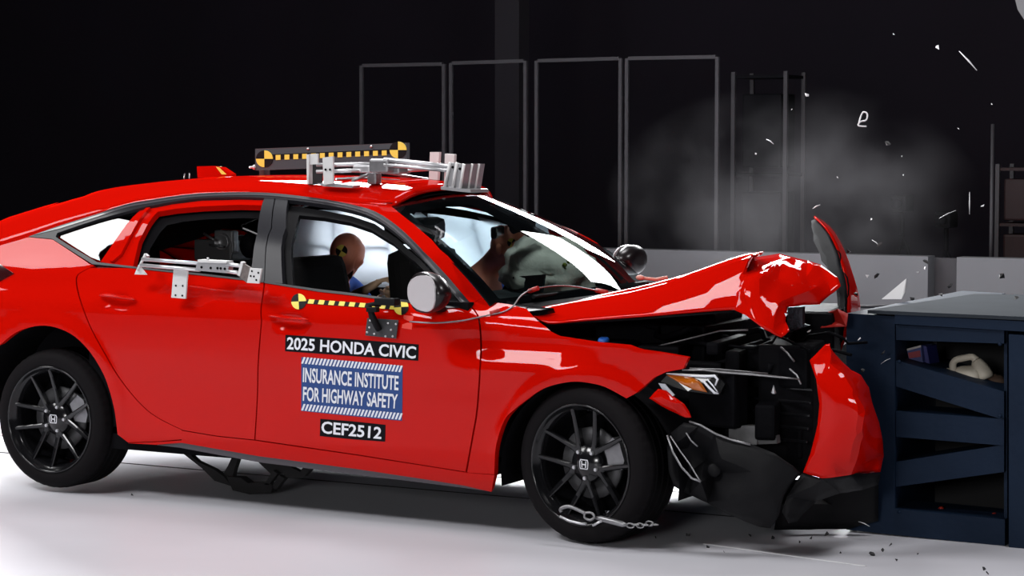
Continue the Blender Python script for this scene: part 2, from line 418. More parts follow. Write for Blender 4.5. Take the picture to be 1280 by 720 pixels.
# ---------------------------------------------------------------- the car
CAR = empty('car', (-1.37, 0, 0), 'crashed red compact sedan with crumpled hood pressed against the blue barrier', 'car')
RAILPX = [('w',)]
def bodypt(p): x, z = sd(p); return Vector((x, -W(x, z), z))
ZC = [(-4.0, 1.09), (-3.81, 1.162), (-3.61, 1.214), (-3.41, 1.262), (-3.22, 1.314), (-3.02, 1.36), (-2.84, 1.401), (-2.65, 1.423), (-2.52, 1.435), (-2.29, 1.452), (-1.92, 1.460), (-1.5, 1.452), (-1.2, 1.433), (-1.0, 1.408), (-.86, 1.375)]
rail = [(-3.88, .90, 'w'), (-3.7, .985, 'w'), (-3.35, 1.07, 'w')]+cr([(0, 307), (18, 301.5), (36, 295.5), (75, 282), (120, 268), (159, 255.5), (185, 251), (215, 246), (252, 242), (299, 240.5), (330, 241), (357, 243), (404, 249), (445, 254), (489, 257.5)], 3)
R3 = [bodypt(p) for p in rail]; C3 = []
for k, r in enumerate(R3):
    x = r.x+(.10 if r.x > -1.6 else 0)*ss(-1.5, -1.02, r.x)-(.13 if r.x < -3.6 else 0)
    z = hitp(x, ZC) if x > -3.75 else (1.13 if r.x > -3.8 else 1.10)
    C3.append(Vector((x, 0, z)))
def fcurve(t): return 1-(1-t)**3.6
def cross(r, c, n=14):
    out = []
    for k in range(-n, n+1):
        t = 1-abs(k)/n; t2 = 1-(1-t)**1.0
        f = fcurve(t); y = abs(r.y)*(1-t)*(1 if k > 0 else -1)
        out.append(Vector((r.x+(c.x-r.x)*(1-(1-t)**2), y, r.z+(c.z-r.z)*f)))
    return out
rows = [cross(r, c) for r, c in zip(R3, C3)]; nn = len(rows[0])
top = MB(); rg = MB()
vs = [v for r in rows for v in r]
fs_r = []; fs_g = []
for i in range(len(rows)-1):
    for j in range(nn-1):
        q = (i*nn+j, i*nn+j+1, (i+1)*nn+j+1, (i+1)*nn+j)
        cx = sum(vs[a].x for a in q)/4; cy = sum(vs[a].y for a in q)/4
        (fs_g if (-3.62 < cx < -2.86 and abs(cy) < .46) else fs_r).append(q)
top.add(vs, fs_r, 0, True); rf = top.build('roof', RED, CAR)
bmx = bmesh.new(); bmx.from_mesh(rf.data); bmesh.ops.delete(bmx, geom=[v for v in bmx.verts if not v.link_faces], context='VERTS'); bmx.to_mesh(rf.data); bmx.free()
md = rf.modifiers.new('thickness', 'SOLIDIFY'); md.thickness = .02; md.offset = -1
rg.add(vs, fs_g, 0, True); o = rg.build('rear_window', QGLS, CAR)
bmx = bmesh.new(); bmx.from_mesh(o.data); bmesh.ops.delete(bmx, geom=[v for v in bmx.verts if not v.link_faces], context='VERTS'); bmx.to_mesh(o.data); bmx.free()
m = MB()
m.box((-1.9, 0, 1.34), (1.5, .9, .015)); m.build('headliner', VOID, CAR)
# tail end outside the frame
m = MB(); pr = [(-3.88, .90, 'w'), (-3.90, .70, 'w'), (-3.89, .45, 'w'), (-3.84, .24, 'w')]; vsx = []
for x, z, _ in pr:
    w_ = W(x, z)
    for j in range(-10, 11): t = j/10; vsx.append((x-.13*(1-abs(t)**3)-(.02 if z < .5 else 0), w_*t, z+(.2*(1-abs(t)**3.6) if z > .8 else 0)))
m.add(vsx, [(i*21+j, i*21+j+1, (i+1)*21+j+1, (i+1)*21+j) for i in range(3) for j in range(20)], 0, True); m.build('rear_bumper', RED, CAR)

# front and rear quarter shapes of the side
arch_f = cr([(618, 587), (620, 557), (630, 526), (641.5, 513), (657.5, 500.5), (676, 487.5), (697, 480), (719, 477), (738, 479), (757, 484), (783, 498)], 4)
arch_r = [(-2.76+.405*cos(radians(a)), .37+.405*sin(radians(a)), 'w') for a in range(196, 130, -9)]+cr([(0, 431), (19, 416), (37.5, 409), (56, 407), (75, 411), (94, 421), (112.5, 440), (127, 463), (135, 482), (143, 512), (147, 543)], 3)
cutR = cr([(118, 332), (103, 339), (95, 347), (97.5, 368), (110.6, 405), (128, 438), (153, 479), (187, 516), (227, 537.5)], 4)
qp = [(-3.88, .90, 'w'), (-3.7, .985, 'w'), (-3.35, 1.07, 'w'), (0, 307), (36, 296.5), (66, 299.5), (112, 330)]+cutR+[(227, 549), (200, 551.5), (160, 553)]+arch_r[::-1]+[(-3.16, .22, 'w'), (-3.84, .24, 'w'), (-3.90, .6, 'w')]
panel('rear_quarter_panel', qp, CAR, RED, grid=.03, mirror=True)
cutB = [(330.5, 353), (327, 400), (322.5, 460), (318.5, 549.5)]
rd = [(x+1.6, y) for x, y in cutR[2:]]+[(270, 544.5)]+[(x-.8, y) for x, y in cutB[::-1]]+[(250, 343.5), (165, 335)]
rear_door, rear_door_l = panel('rear_door', rd, CAR, RED, grid=.028, mirror=True)
cutF = cr([(588, 381), (597, 392), (600.5, 404), (602.3, 428), (601.5, 456), (597.5, 512), (592, 545), (584, 590)], 4)
fd = [(x+.8, y) for x, y in cutB]+[(450, 568.5), (584-2.2, 589.5)]+[(x-2.2, y) for x, y in cutF[::-1]]+[(560, 385.5), (511, 378), (440, 369), (399, 364.5)]
front_door, front_door_l = panel('front_door', fd, CAR, RED, grid=.028, mirror=True)
ff = cutF+[(586, 591), (618, 593)]+arch_f+[(795, 491.5), (817.5, 472), (832.5, 465), (854, 461), (860.6, 447), (830, 441.5), (802, 436.5), (789, 431), (755, 428), (720, 423), (700, 420), (689, 414.5), (682, 408), (673, 401.5), (658, 386), (640, 381), (622, 378.5), (609, 377), (603, 372)]
ff = ff[:]
panel('front_fender', ff, CAR, RED, grid=.02, mirror=True)
sill = [(160, 554), (200, 552.5), (227, 550.5), (227, 538.5), (270, 545.7), (318, 550.8), (450, 570), (584, 591), (618, 594), (614.5, 615), (580, 607), (537, 600), (451, 587), (322, 570), (227, 553.5), (195, 556)]
panel('sill_panel', sill, CAR, RED, mirror=True)
panel('side_skirt', [(195, 557), (227, 554), (322, 570.5), (451, 587.5), (537, 600.5), (580, 607.5), (612, 615.5), (580, 611), (451, 595), (322, 578.5), (223, 560)], CAR, GRY, off=-.006, mirror=True)
apil = [(404, 249.2), (445, 254.2), (489, 257.7), (517, 280), (540, 300), (560, 320), (582, 346), (603, 372), (588, 380), (575, 366), (560, 349.5), (526, 313.6), (498, 287), (470, 268.6), (442, 259.5)]
panel('a_pillar', apil, CAR, RED, grid=.04, mirror=True)
panel('windshield_border', [(604, 373), (609, 377.2), (622, 378.7), (640, 381.2), (655, 384.3), (690, 381), (660, 378), (628, 372), (612, 366)], CAR, GBLK, off=-.02)
# black window surround
trim_up = cr([(36, 296), (75, 282.3), (120, 268.3), (159, 255.8), (185, 251.3), (215, 246.4), (252, 242.4), (299, 240.9), (330, 241.4), (357, 243.5), (404, 249.4), (442, 256.8), (470, 265.4), (498, 284), (526, 310.6), (560, 346.2), (590, 382.6)], 3)
trim_lo = cr([(590, 384.5), (580, 383), (556, 354.5), (522, 317.5), (494, 291), (466, 272.5), (438, 263), (403, 256), (357, 250), (330, 248), (299, 247), (252, 248.2), (215, 253), (189, 258), (174, 261), (120, 275.5), (72, 291.5)], 3)
ws1, _ = panel('window_surround', trim_up+trim_lo+[(70, 296.5), (88, 308), (122, 328), (169, 333.5), (169, 335.8), (116, 330.5), (66, 299)], CAR, SAT, grid=.05, off=.003, flange=.02, mirror=True)
panel('chrome_trim', cr([(44, 293.8), (75, 284), (120, 270.2), (159, 258.2), (185, 253.6), (215, 249), (252, 244.9), (299, 243.3), (330, 243.7), (357, 246), (404, 251.8), (442, 259.6), (468, 268.4), (495, 286.6), (524, 313.6), (556, 349.6), (580, 378)], 3)+cr([(578, 378.5), (554, 350.6), (522, 315), (493.5, 288.2), (467, 270.2), (441, 261.2), (404, 253.4), (357, 247.6), (330, 245.4), (299, 245), (252, 246.6), (215, 250.8), (186, 255.4), (159, 260.2), (120, 272.4), (75, 286.5)], 3), CAR, mat('grey_satin_trim', (.07, .065, .075), .3, coat=.4), off=.0055, flange=.006, mirror=True)
panel('quarter_glass', [(72, 292), (120, 276.5), (171, 262), (163, 272), (124, 324.5), (112, 320), (88, 305), (72, 294.5)], CAR, QGLS, off=-.012, flange=.004, mirror=True)
panel('door_frame', [(174, 261), (189, 258.3), (215, 253.2), (252, 248.6), (299, 247.3), (330, 248), (328.5, 254.3), (299, 253.6), (252, 255.6), (220, 258.5), (196, 262.5), (185, 276), (172, 301), (165, 331), (164, 334), (124, 326)], rear_door, RED, grid=.04, off=-.010, mirror=rear_door_l)
panel('frame_ridge', [(183, 261), (188, 260.5), (152, 318), (141, 327.5), (137, 326), (147, 316)], rear_door, RED, grid=.03, off=.006, flange=.014, mirror=rear_door_l)
panel('window_seal', [(169, 334), (250, 342), (330, 351.5), (330, 353.5), (250, 344.5), (169, 336)], rear_door, SAT, off=.004, flange=.01, mirror=rear_door_l)
panel('window_seal', [(331, 352), (400, 362), (440, 366.5), (511, 376), (560, 383.5), (590, 382.5), (590, 384.5), (560, 386), (511, 379), (440, 369.6), (399, 365), (331, 354)], front_door, SAT, off=.004, flange=.01, mirror=front_door_l)
panel('pillar_cover', [(331.5, 246), (343.6, 247), (339, 285), (330.6, 352.5), (311.5, 350), (315.5, 330), (322, 292), (328.3, 254)], rear_door, SAT, grid=.05, off=.002, mirror=rear_door_l)
panel('pillar_cover', [(345, 247), (360, 249.5), (357.5, 285), (353.5, 354.5), (331.5, 352.5), (340.4, 285)], front_door, SAT, grid=.05, off=.002, mirror=front_door_l)
panel('inner_frame', [(360, 250), (403, 256), (438, 263), (466, 272.5), (494, 291), (522, 317.5), (556, 354.5), (550, 356), (517, 322), (489, 297), (462, 280), (436, 271), (403, 265), (372, 262), (366, 285), (362, 353), (355, 352)], front_door, BLK, off=-.03, flange=.02, mirror=front_door_l)
panel('mirror_sail', [(548, 345), (556, 354.5), (580, 382.5), (560, 383.5), (544, 381)], front_door, GBLK, off=-.004, mirror=front_door_l)
_DF = [(174, 261), (189, 258.3), (215, 253.2), (252, 248.6), (299, 247.3), (330, 248), (345, 248), (345, 262), (328.5, 262), (299, 261), (252, 263), (225, 266), (204, 271), (192, 285), (180, 305), (172, 334), (124, 326)]
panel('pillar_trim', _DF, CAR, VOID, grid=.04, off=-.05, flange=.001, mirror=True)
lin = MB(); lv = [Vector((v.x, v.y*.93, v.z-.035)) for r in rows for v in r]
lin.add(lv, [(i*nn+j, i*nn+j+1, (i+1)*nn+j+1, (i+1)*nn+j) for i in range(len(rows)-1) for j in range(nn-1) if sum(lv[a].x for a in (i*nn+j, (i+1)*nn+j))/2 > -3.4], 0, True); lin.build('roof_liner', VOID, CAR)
# taillight
panel('tail_light', [(-60, 322), (0, 330), (18, 342), (0, 352), (-40, 356)], CAR, mat('smoked_taillight', (.03, .004, .005), .15, coat=1), off=.006, flange=.02, mirror=True)

# door handles, following the skin
def spt(x, z, off=0.): return Vector((x, -W(x, z), z))+sN(x, z)*off
def handle(hx, hz, par, mir=False):
    m = MB(); pts = []
    for k in range(13):
        t = k/12; x = hx-.105+.21*t; z = hz+.014+.0-.010*t
        pts.append(Vector((x, -_W0(x, z), z))+sN(hx-.3, z)*(.012+.012*sin(pi*t)**.5))
    m.tube(pts, [.006+.009*sin(pi*min(1, max(0, k/12)))**.4 for k in range(13)], 10, flat=.55)
    return m.build('door_handle', RED, par, mirror=mir)
handle(*HANDLES[0], rear_door); handle(*HANDLES[1], front_door); handle(*HANDLES[0], rear_door_l, True); handle(*HANDLES[1], front_door_l, True)

# windshield
wl = cr([(489, 257.5), (517, 280), (540, 300), (560, 320), (582, 346), (603, 372), (615, 384)], 2)
E3 = [bodypt(p) for p in wl]; n = len(E3)
_a, _m, _b = E3[0], (E3[n//2]+E3[n//2-1]+E3[n//2+1])/3, E3[-1]
E3 = [_a*(1-t)*(1-2*t)+_m*4*t*(1-t)+_b*t*(2*t-1) for t in [i/(n-1) for i in range(n)]]; ws = MB(); wv = []; NW = 24
for i, e in enumerate(E3):
    s = i/(n-1)
    for j in range(-NW//2, NW//2+1):
        t = abs(j)/(NW/2); wv.append((e.x+(.10+.07*s)*(1-t**2.4), -abs(e.y)*t*(-1 if j > 0 else 1), e.z+(.045-.025*s)*(1-t**2.2)))
ws.add(wv, [(i*(NW+1)+j, i*(NW+1)+j+1, (i+1)*(NW+1)+j+1, (i+1)*(NW+1)+j) for i in range(n-1) for j in range(NW)], 0, True)
WS = ws.build('windshield', GLASS, CAR)
# black ceramic border just under the glass
fb = MB(); fv = [Vector(v)-Vector((.004, 0, .006)) for v in wv]
def bord(i, j): return i < 1 or i >= n-2 or j < 1 or j >= NW-1 or (i < 5 and abs(j+.5-NW/2) < 1.6)
fb.add(fv, [(i*(NW+1)+j, i*(NW+1)+j+1, (i+1)*(NW+1)+j+1, (i+1)*(NW+1)+j) for i in range(n-1) for j in range(NW) if bord(i, j)], 0, True)
fb.build('glass_border', GBLK, WS)
cb = MB(); L = [Vector(v) for v in wv[-(NW+1):]]
cb.add(L+[v+Vector((.16, 0, -.06)) for v in L], [(j, j+1, NW+2+j, NW+1+j) for j in range(NW)], 0, True); cb.build('cowl', BLK, CAR)
for y0, y1 in ((-.55, .05), (.0, .6)):
    wp = MB(); p = [Vector((-.52+.10*(1-abs(y/.8)**2.4)+.07, y, .955+.015*(1-abs(y/.8)**2))) for y in [y0+(y1-y0)*k/8 for k in range(9)]]
    wp.tube(p, .009, 6); wp.build('wiper', BLK, CAR)
# ---------------------------------------------------------------- wheels
DISC = mat('dull_disc_iron', (.10, .10, .105), .55, metal=.6)
def wheel(c, ax, phase, label=None, mirror=False):
    """c: centre of the outer rim face; ax: outward axis"""
    c = Vector(c); ax = Vector(ax).normalized(); up = Vector((0, 0, 1)); u = ax.cross(up).normalized()*(-1)
    P = lambda a, r, h: c+(u*cos(a)+up*sin(a))*r+ax*h
    prof = [(.228, -.012), (.238, -.004), (.246, .004), (.262, .010), (.280, .010), (.297, .004), (.309, -.006), (.3165, -.020), (.3195, -.034)]
    for g in range(4):
        a = -.040-.040*g; prof += [(.3215, a), (.3220, a-.028), (.3145, a-.0295), (.3145, a-.0385), (.3218, a-.040)]
    prof += [(.3195, -.212), (.309, -.225), (.28, -.236), (.24, -.228), (.225, -.215)]
    m = MB(); N = 144; k = len(prof)
    vs = []
    for i in range(N):
        a = 2*pi*i/N
        for j, (r, h) in enumerate(prof):
            rr = r-(.0045 if (7 <= j <= 9 and i % 3 == 0) else 0)
            if rr > .24:
                z = c.z+sin(a)*rr
            vs.append(P(a, rr, h))
    m.add(vs, [(i*k+j, ((i+1) % N)*k+j, ((i+1) % N)*k+j+1, i*k+j+1) for i in range(N) for j in range(k-1)], 0, True)
    for v in m.v: v.z = max(v.z, .0)
    W_ = m.build('wheel', RUB, CAR)
    if label: W_['label'] = label
    m = MB(); m.lathe([(.2475, .004), (.2475, .008), (.2425, .010), (.238, .006), (.234, -.006), (.226, -.014), (.219, -.022), (.214, -.05), (.205, -.16), (.214, -.22)], c, ax, 64)
    rim = m.build('rim', GBLK, W_, fixn=True)
    m = MB(); m.lathe([(.0, -.175), (.2, -.175), (.205, -.16)], c, ax, 40); m.build('wheel_back', VOID, W_)
    m = MB(); m.lathe([(.075, -.10), (.075, -.075), (.145, -.075), (.145, -.098), (.075, -.098)], c, ax, 40); m.build('brake_disc', DISC, W_)
    m = MB(); an = .35
    ring = [P(an+t, r, -.055) for t, r in ((-.42, .10), (-.42, .165), (-.2, .178), (.2, .178), (.42, .165), (.42, .10), (0, .095))]
    m.prism(ring, ax*-.07); m.build('brake_caliper', STEEL, W_)
    for s in range(5):
        base = phase+2*pi*s/5
        ca = u*cos(base)+up*sin(base); cb = ax.cross(ca)
        for sg in (-1, 1):
            m = MB(); secs = []
            for t in (0, .18, .45, .75, 1):
                r = .045+t*.188; off = sg*(.034+.024*t); hw = .0125-.004*t+(.008 if t == 0 else 0)
                h0 = -.034+.024*t*t
                q = c+ca*r+cb*off
                secs.append([q-cb*hw+ax*(h0-.004), q-cb*hw*.55+ax*h0, q+cb*hw*.55+ax*h0, q+cb*hw+ax*(h0-.004), q+cb*hw*.8+ax*(h0-.03), q-cb*hw*.8+ax*(h0-.03)])
            vv = [v for x in secs for v in x]
            m.add(vv, [(i*6+j, i*6+(j+1) % 6, (i+1)*6+(j+1) % 6, (i+1)*6+j) for i in range(4) for j in range(6)]+[tuple(range(6)), tuple(range(24, 30))])
            m.build('spoke', GBLK, W_)
        q = c+(u*cos(base+pi/5)+up*sin(base+pi/5))*.057+ax*-.040
        m = MB(); m.lathe([(0, .016), (.007, .016), (.0085, .012), (.0085, 0)], q, ax, 8, smooth=False); m.build('lug_nut', ALU, W_)
    m = MB(); m.lathe([(.0, -.026), (.034, -.026), (.040, -.030), (.070, -.036), (.078, -.05), (.078, -.07)], c, ax, 40); m.build('hub', GBLK, W_)
    # badge: rounded frame with a wide-legged H
    m = MB(); bc = c+ax*-.0255
    def rr(w, h, w2, rad=.006): return [(-w2, h), (w2, h), (w, h-.01), (w*.93, -h+.006), (w*.8, -h), (-w*.8, -h), (-w*.93, -h+.006), (-w, h-.01)]
    o_ = rr(.0225, .020, .018); i_ = [(x*.84, y*.82) for x, y in o_]
    T = lambda x, y, h=0: bc+u*x+up*y+ax*h
    vv = [T(x, y, .003) for x, y in o_]+[T(x, y, .003) for x, y in i_]+[T(x, y, 0) for x, y in o_]
    m.add(vv, [(i, (i+1) % 8, 8+(i+1) % 8, 8+i) for i in range(8)]+[(i, 16+i, 16+(i+1) % 8, (i+1) % 8) for i in range(8)])
    for sx in (-1, 1): m.prism([T(sx*.0125, .0135), T(sx*.0085, .0135), T(sx*.0065, -.0135), T(sx*.0115, -.0135)], ax*.0035)
    m.prism([T(-.009, .002), T(.009, .002), T(.008, -.003), T(-.008, -.003)], ax*.0035)
    m.build('badge', CHR, W_, merge=False)
    m = MB(); m.tube([P(-2.2, .242, -.02), P(-2.2, .236, -.012)], .004, 6); m.build('valve', CHR, W_)
    return W_
st_a = radians(-10)
wheel((.004, -.888, .322), (sin(st_a), -cos(st_a), 0), radians(90), 'front right wheel steered slightly outwards')
wheel((-2.735, -.885, .340), (0, -1, 0), radians(180), 'rear right wheel')
wheel((.004, .888, .322), (-sin(st_a), cos(st_a), 0), radians(50)); wheel((-2.735, .885, .340), (0, 1, 0), radians(20))

# wheel housings, underbody, firewall: dark shells
for cx, cz, R, nm in ((.03, .27, .40, 'wheel_liner'), (-2.76, .37, .415, 'wheel_liner')):
    for s in (-1, 1):
        m = MB(); k = 20; vs = []
        for i in range(k+1):
            a = pi*(i/k)*1.10-.05*pi
            for y in (.872, .56): vs.append((cx+R*cos(a), s*y, cz+R*sin(a)))
        m.add(vs, [(2*i, 2*i+1, 2*i+3, 2*i+2) for i in range(k)], 0, True)
        b0 = len(m.v); m.add([(cx, s*.56, cz-.06)]+[(cx+R*cos(pi*(i/k)*1.10-.05*pi), s*.56, cz+R*sin(pi*(i/k)*1.10-.05*pi)) for i in range(k+1)], [(0, i+1, i+2) for i in range(k)])
        m.build(nm, VOID, CAR, fixn=False)
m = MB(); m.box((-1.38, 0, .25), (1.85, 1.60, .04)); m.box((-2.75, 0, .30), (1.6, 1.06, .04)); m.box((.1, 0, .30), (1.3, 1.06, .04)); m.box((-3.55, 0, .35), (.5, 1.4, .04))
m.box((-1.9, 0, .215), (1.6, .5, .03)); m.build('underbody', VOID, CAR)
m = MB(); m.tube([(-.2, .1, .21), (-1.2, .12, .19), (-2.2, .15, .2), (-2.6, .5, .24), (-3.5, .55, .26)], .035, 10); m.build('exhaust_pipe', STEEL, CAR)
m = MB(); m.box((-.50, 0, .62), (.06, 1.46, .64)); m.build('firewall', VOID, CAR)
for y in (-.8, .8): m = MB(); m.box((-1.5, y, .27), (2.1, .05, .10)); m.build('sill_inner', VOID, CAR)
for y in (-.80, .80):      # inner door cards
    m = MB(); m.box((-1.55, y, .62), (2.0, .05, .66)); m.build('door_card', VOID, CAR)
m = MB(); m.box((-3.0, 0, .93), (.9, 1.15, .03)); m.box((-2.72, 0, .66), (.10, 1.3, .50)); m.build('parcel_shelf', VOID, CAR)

# ---------------------------------------------------------------- hood
lip = [(657, 384.2), (671, 398), (682, 404), (695, 404.3), (719, 401.5), (760, 398.5), (800, 396), (830, 393.5), (860, 391), (890, 388.5), (917, 387)]
shl = [(671, 384.8), (690, 381.8), (712, 378.6), (745, 373.6), (783, 367), (820, 358), (856, 348), (891, 337), (915, 328.5), (941, 319.5)]
tpl = [(691, 381), (722, 376), (759, 366), (794, 359), (825, 351.5), (856, 343), (885, 333), (909, 324.5), (935, 317), (957, 312.8)]
def alongx(P, n):
    out = []
    for k in range(n+1):
        t = k/n*(len(P)-1); i = min(int(t), len(P)-2); f = t-i; out.append((P[i][0]+(P[i+1][0]-P[i][0])*f, P[i][1]+(P[i+1][1]-P[i][1])*f))
    return out
NH = 14
A_, B_, C_ = alongx(lip, NH), alongx(shl, NH), alongx(tpl, NH)
HR = []
for k in range(NH+1):
    p = atY(*A_[k], -.70); q = atY(*B_[k], -.61); e_ = atY(*C_[k], -.54); r = Vector((e_.x-.27*(k/NH)**1.5, 0, e_.z-.004-.055*(k/NH)**4))
    col_ = [p]+[p.lerp(q, t)+Vector((0, -.006*sin(pi*t), 0)) for t in (.33, .67)]+[q]
    col_ += [e_, e_.lerp(r, .4)+Vector((0, 0, -.008*(k/NH)**4)), r, Vector((r.x-.02-.26*(k/NH)**1.5, .45, r.z-.02-.10*k/NH)), Vector((r.x-.03-.38*(k/NH)**1.5, .70, r.z-.09-.08*k/NH))]
    HR.append(col_)
ex = [(HR[i][j], HR[i+1][j], HR[i+1][j+1], HR[i][j+1]) for i in range(NH) for j in range(8)]
lc = HR[-1]
_pk = HR[-1][4]
def topx(v):
    d = v-CAM; return (640+F*d.dot(RT)/d.dot(FW), 360-F*d.dot(UP)/d.dot(FW), v.y)
H = [topx(lc[0])]
H += [(932, 394, -.73), (944, 403, -.745), (955, 411, -.75), (966, 416, -.74), (977, 420.5, -.72), (986, 412, -.70), (982, 401, -.66), (985, 384, -.60), (1004, 381, -.52), (1024, 380.5, -.46), (1031, 374, -.43), (1040, 367, -.40), (1051, 357, -.36), (1047.5, 347, -.33), (1036, 338, -.30), (1026, 331, -.28), (1010, 326, -.26), (992, 320.5, -.22), (974, 317, -.15)]
H += [topx(lc[k]) for k in (6, 5, 4, 3, 2, 1)]
border = list(range(len(H)))
H += [(949, 340, -.66), (930, 364, -.70), (949, 375, -.71), (956, 394, -.73), (935, 383, -.72), (962, 334, -.55), (972, 352, -.60), (975, 378, -.67), (968, 398, -.72), (992, 334, -.42), (998, 352, -.53), (994, 370, -.57), (1008, 345, -.44), (1016, 332.5, -.35), (1014, 362, -.50), (1032, 347, -.36), (1024, 357, -.45), (978, 323, -.34)]
hood = sheet('hood', H, border, RED, CAR, sub=3, thick=.006, noi=.007, nsc=7., seed=3, sharp=26, extra=ex, smooth=1, smx=.60)
hood['label'] = 'buckled red hood folded up into a peak'
m = MB(); m.tube([atY(660, 386, -.69), atY(683, 405.5, -.685), atY(800, 398.5, -.685), atY(915, 389, -.68)], .006, 6); m.build('hood_seal', BLK, CAR)
# folded far half of the hood nose, seen edge-on behind the near half
sheet('hood_fragment', [(1010, 399, -.2), (1047, 386, -.2), (1060, 392, -.22), (1058, 408, -.24), (1030, 410, -.24), (1012, 412, -.22), (1035, 398, -.16)], [0, 1, 2, 3, 4, 5], REDIN, CAR, sub=2, noi=.01)

# ---------------------------------------------------------------- left fender torn upright, bumper skin, lower bumper
fen = [(1017, 270.5), (1030, 278), (1042, 290), (1052, 306), (1060, 327), (1067, 347), (1073, 368), (1074.5, 384), (1071, 405), (1065, 421), (1059, 434), (1053, 444)]
mid_ = [(1020, 273), (1028, 281), (1038, 293), (1046, 309), (1052, 328), (1057, 348), (1060, 368), (1060.5, 384), (1058, 404), (1055, 420), (1052, 432), (1050, 441)]
lef = [(1015, 276), (1016, 292), (1021, 309), (1029, 325), (1036, 342), (1042, 356), (1047, 372), (1048, 388), (1046, 404), (1047, 418), (1048, 430), (1049, 440)]
nF = len(fen)
def strip(name, A, B, ya, yb, mt, bow=0., sub=4, label=None, thick=.006, noi=.006):
    m = MB(); vs = []
    for (ax_, ay_), (bx_, by_) in zip(A, B):
        p = atY(ax_, ay_, ya); q = atY(bx_, by_, yb)
        for k in range(sub+1):
            t = k/sub; v = p.lerp(q, t)+Vector((bow*sin(pi*t), 0, 0)); v += Vector((1, -.6, .3))*noi*noise.noise(v*18); vs.append(v)
    w = sub+1
    m.add(vs, [(i*w+k, i*w+k+1, (i+1)*w+k+1, (i+1)*w+k) for i in range(len(A)-1) for k in range(sub)], 0, True)
    o = m.build(name, mt, CAR); md = o.modifiers.new('thickness', 'SOLIDIFY'); md.thickness = thick; md.offset = 0
    if label: o['label'] = label
    return o
strip('left_fender', cr(mid_, 2), cr(fen, 2), -.02, .30, RED, .0, label='left fender ripped up and bent like a horn')
strip('fender_liner', cr(lef, 2), cr(mid_, 2), .16, -.02, VOID, 0, label='torn black liner inside the upright fender', noi=.02)
BP = [(1010.5, 450, -.72), (1020, 441, -.73), (1031, 430.5, -.74), (1037, 429.5, -.74), (1043, 439, -.72), (1054, 452, -.66), (1064, 463, -.60), (1076, 468.5, -.52), (1087, 484, -.46), (1092, 505, -.43), (1099, 528, -.40), (1102.5, 550, -.38), (1104, 570, -.38), (1100, 590, -.40), (1080, 592, -.50), (1063, 592.5, -.70), (1045, 596, -.76), (1028, 597.5, -.77), (1015, 594, -.77), (1004, 590.5, -.77), (1013, 567, -.775), (1021, 531, -.78), (1024, 505, -.78), (1020.5, 475, -.77),
      (1040, 440, -.745), (1055, 468, -.77), (1070, 492, -.79), (1083, 512, -.79), (1077, 545, -.79), (1070, 575, -.77), (1045, 500, -.80), (1042, 540, -.80), (1030, 470, -.775), (1090, 540, -.60), (1040, 575, -.785), (1072, 480, -.68), (1038, 455, -.765)]
o = sheet('bumper_skin', BP, list(range(24)), RED, CAR, sub=3, thick=.005, noi=.010, nsc=5, seed=9, sharp=22, smooth=2); o['label'] = 'torn red front bumper skin facing sideways'
LB = [(838, 541, -.84), (855, 528, -.85), (874, 531.5, -.86), (893, 542, -.86), (911, 548, -.86), (939, 555.5, -.86), (968, 566.5, -.85), (992, 583, -.82), (1001, 592, -.80), (990, 606, -.80), (981, 622, -.80), (974, 645, -.78), (963, 660.5, -.76), (950, 659, -.76), (930, 652, -.78), (908, 641, -.80), (885, 628, -.81), (862, 618, -.82), (843, 608, -.82), (836, 590, -.83), (834, 560, -.84),
      (876, 603, -.90), (900, 575, -.90), (940, 590, -.89), (960, 620, -.87), (920, 625, -.88), (980, 595, -.84), (860, 560, -.78), (880, 575, -.76), (895, 590, -.77), (865, 588, -.76), (848, 552, -.86)]
o = sheet('lower_bumper', LB, list(range(21)), BLK, CAR, sub=3, thick=.006, noi=.014, nsc=6, seed=4, sharp=30, smooth=1)
LB2 = [(1003, 592, -.765), (1016, 595, -.765), (1028, 598.5, -.765), (1046, 597, -.755), (1063, 593.5, -.70), (1084, 593, -.5), (1100, 592, -.42), (1098, 606, -.42), (1078, 613, -.5), (1050, 616, -.6), (1020, 628, -.7), (1004, 642, -.74), (996, 652, -.76), (986, 654, -.78), (978, 640, -.79), (984, 620, -.79), (1015, 608, -.78), (1050, 606, -.70)]
sheet('dark_filler_sheet', [(983, 600, -.30), (1060, 594, -.30), (1098, 592, -.22), (1098, 652, -.14), (1062, 662, -.16), (1010, 663, -.24), (968, 662, -.36), (975, 630, -.4), (1040, 630, -.26)], list(range(8)), BLK, CAR, sub=3, noi=.02, nsc=6, seed=2)  # added dark sheet that blackens the gap under the bumper
sheet('bumper_lip', LB2, list(range(16)), BLK, CAR, sub=2, thick=.006, noi=.012, nsc=7, seed=14, sharp=30)
m = MB()
m.tube([atY(834, 544, -.88), atY(841, 565, -.89), atY(852, 584, -.91), atY(865, 598, -.92), atY(876, 602, -.92)], .0045, 6)
m.tube([atY(838, 545, -.88), atY(851, 565, -.89), atY(862, 580, -.90), atY(871, 595, -.915), atY(876, 602, -.92)], .003, 6)
m.tube([atY(858, 541, -.86), atY(864, 551, -.865), atY(872, 558, -.87)], .0035, 6); m.build('lamp_surround', STEEL, CAR)
m = MB(); m.tube([atY(862, 527, -.865), atY(876, 531.5, -.87), atY(894, 542, -.875), atY(912, 549, -.875), atY(938, 556, -.87)], .0045, 6); m.build('bumper_edge_trim', STEEL, CAR)
q = atY(893, 588, -.82); m = MB(); m.lathe([(.0, .0), (.022, .0), (.028, -.006), (.03, -.03)], q, (.3, -1, 0), 20); m.build('fog_lamp', BLK, CAR)

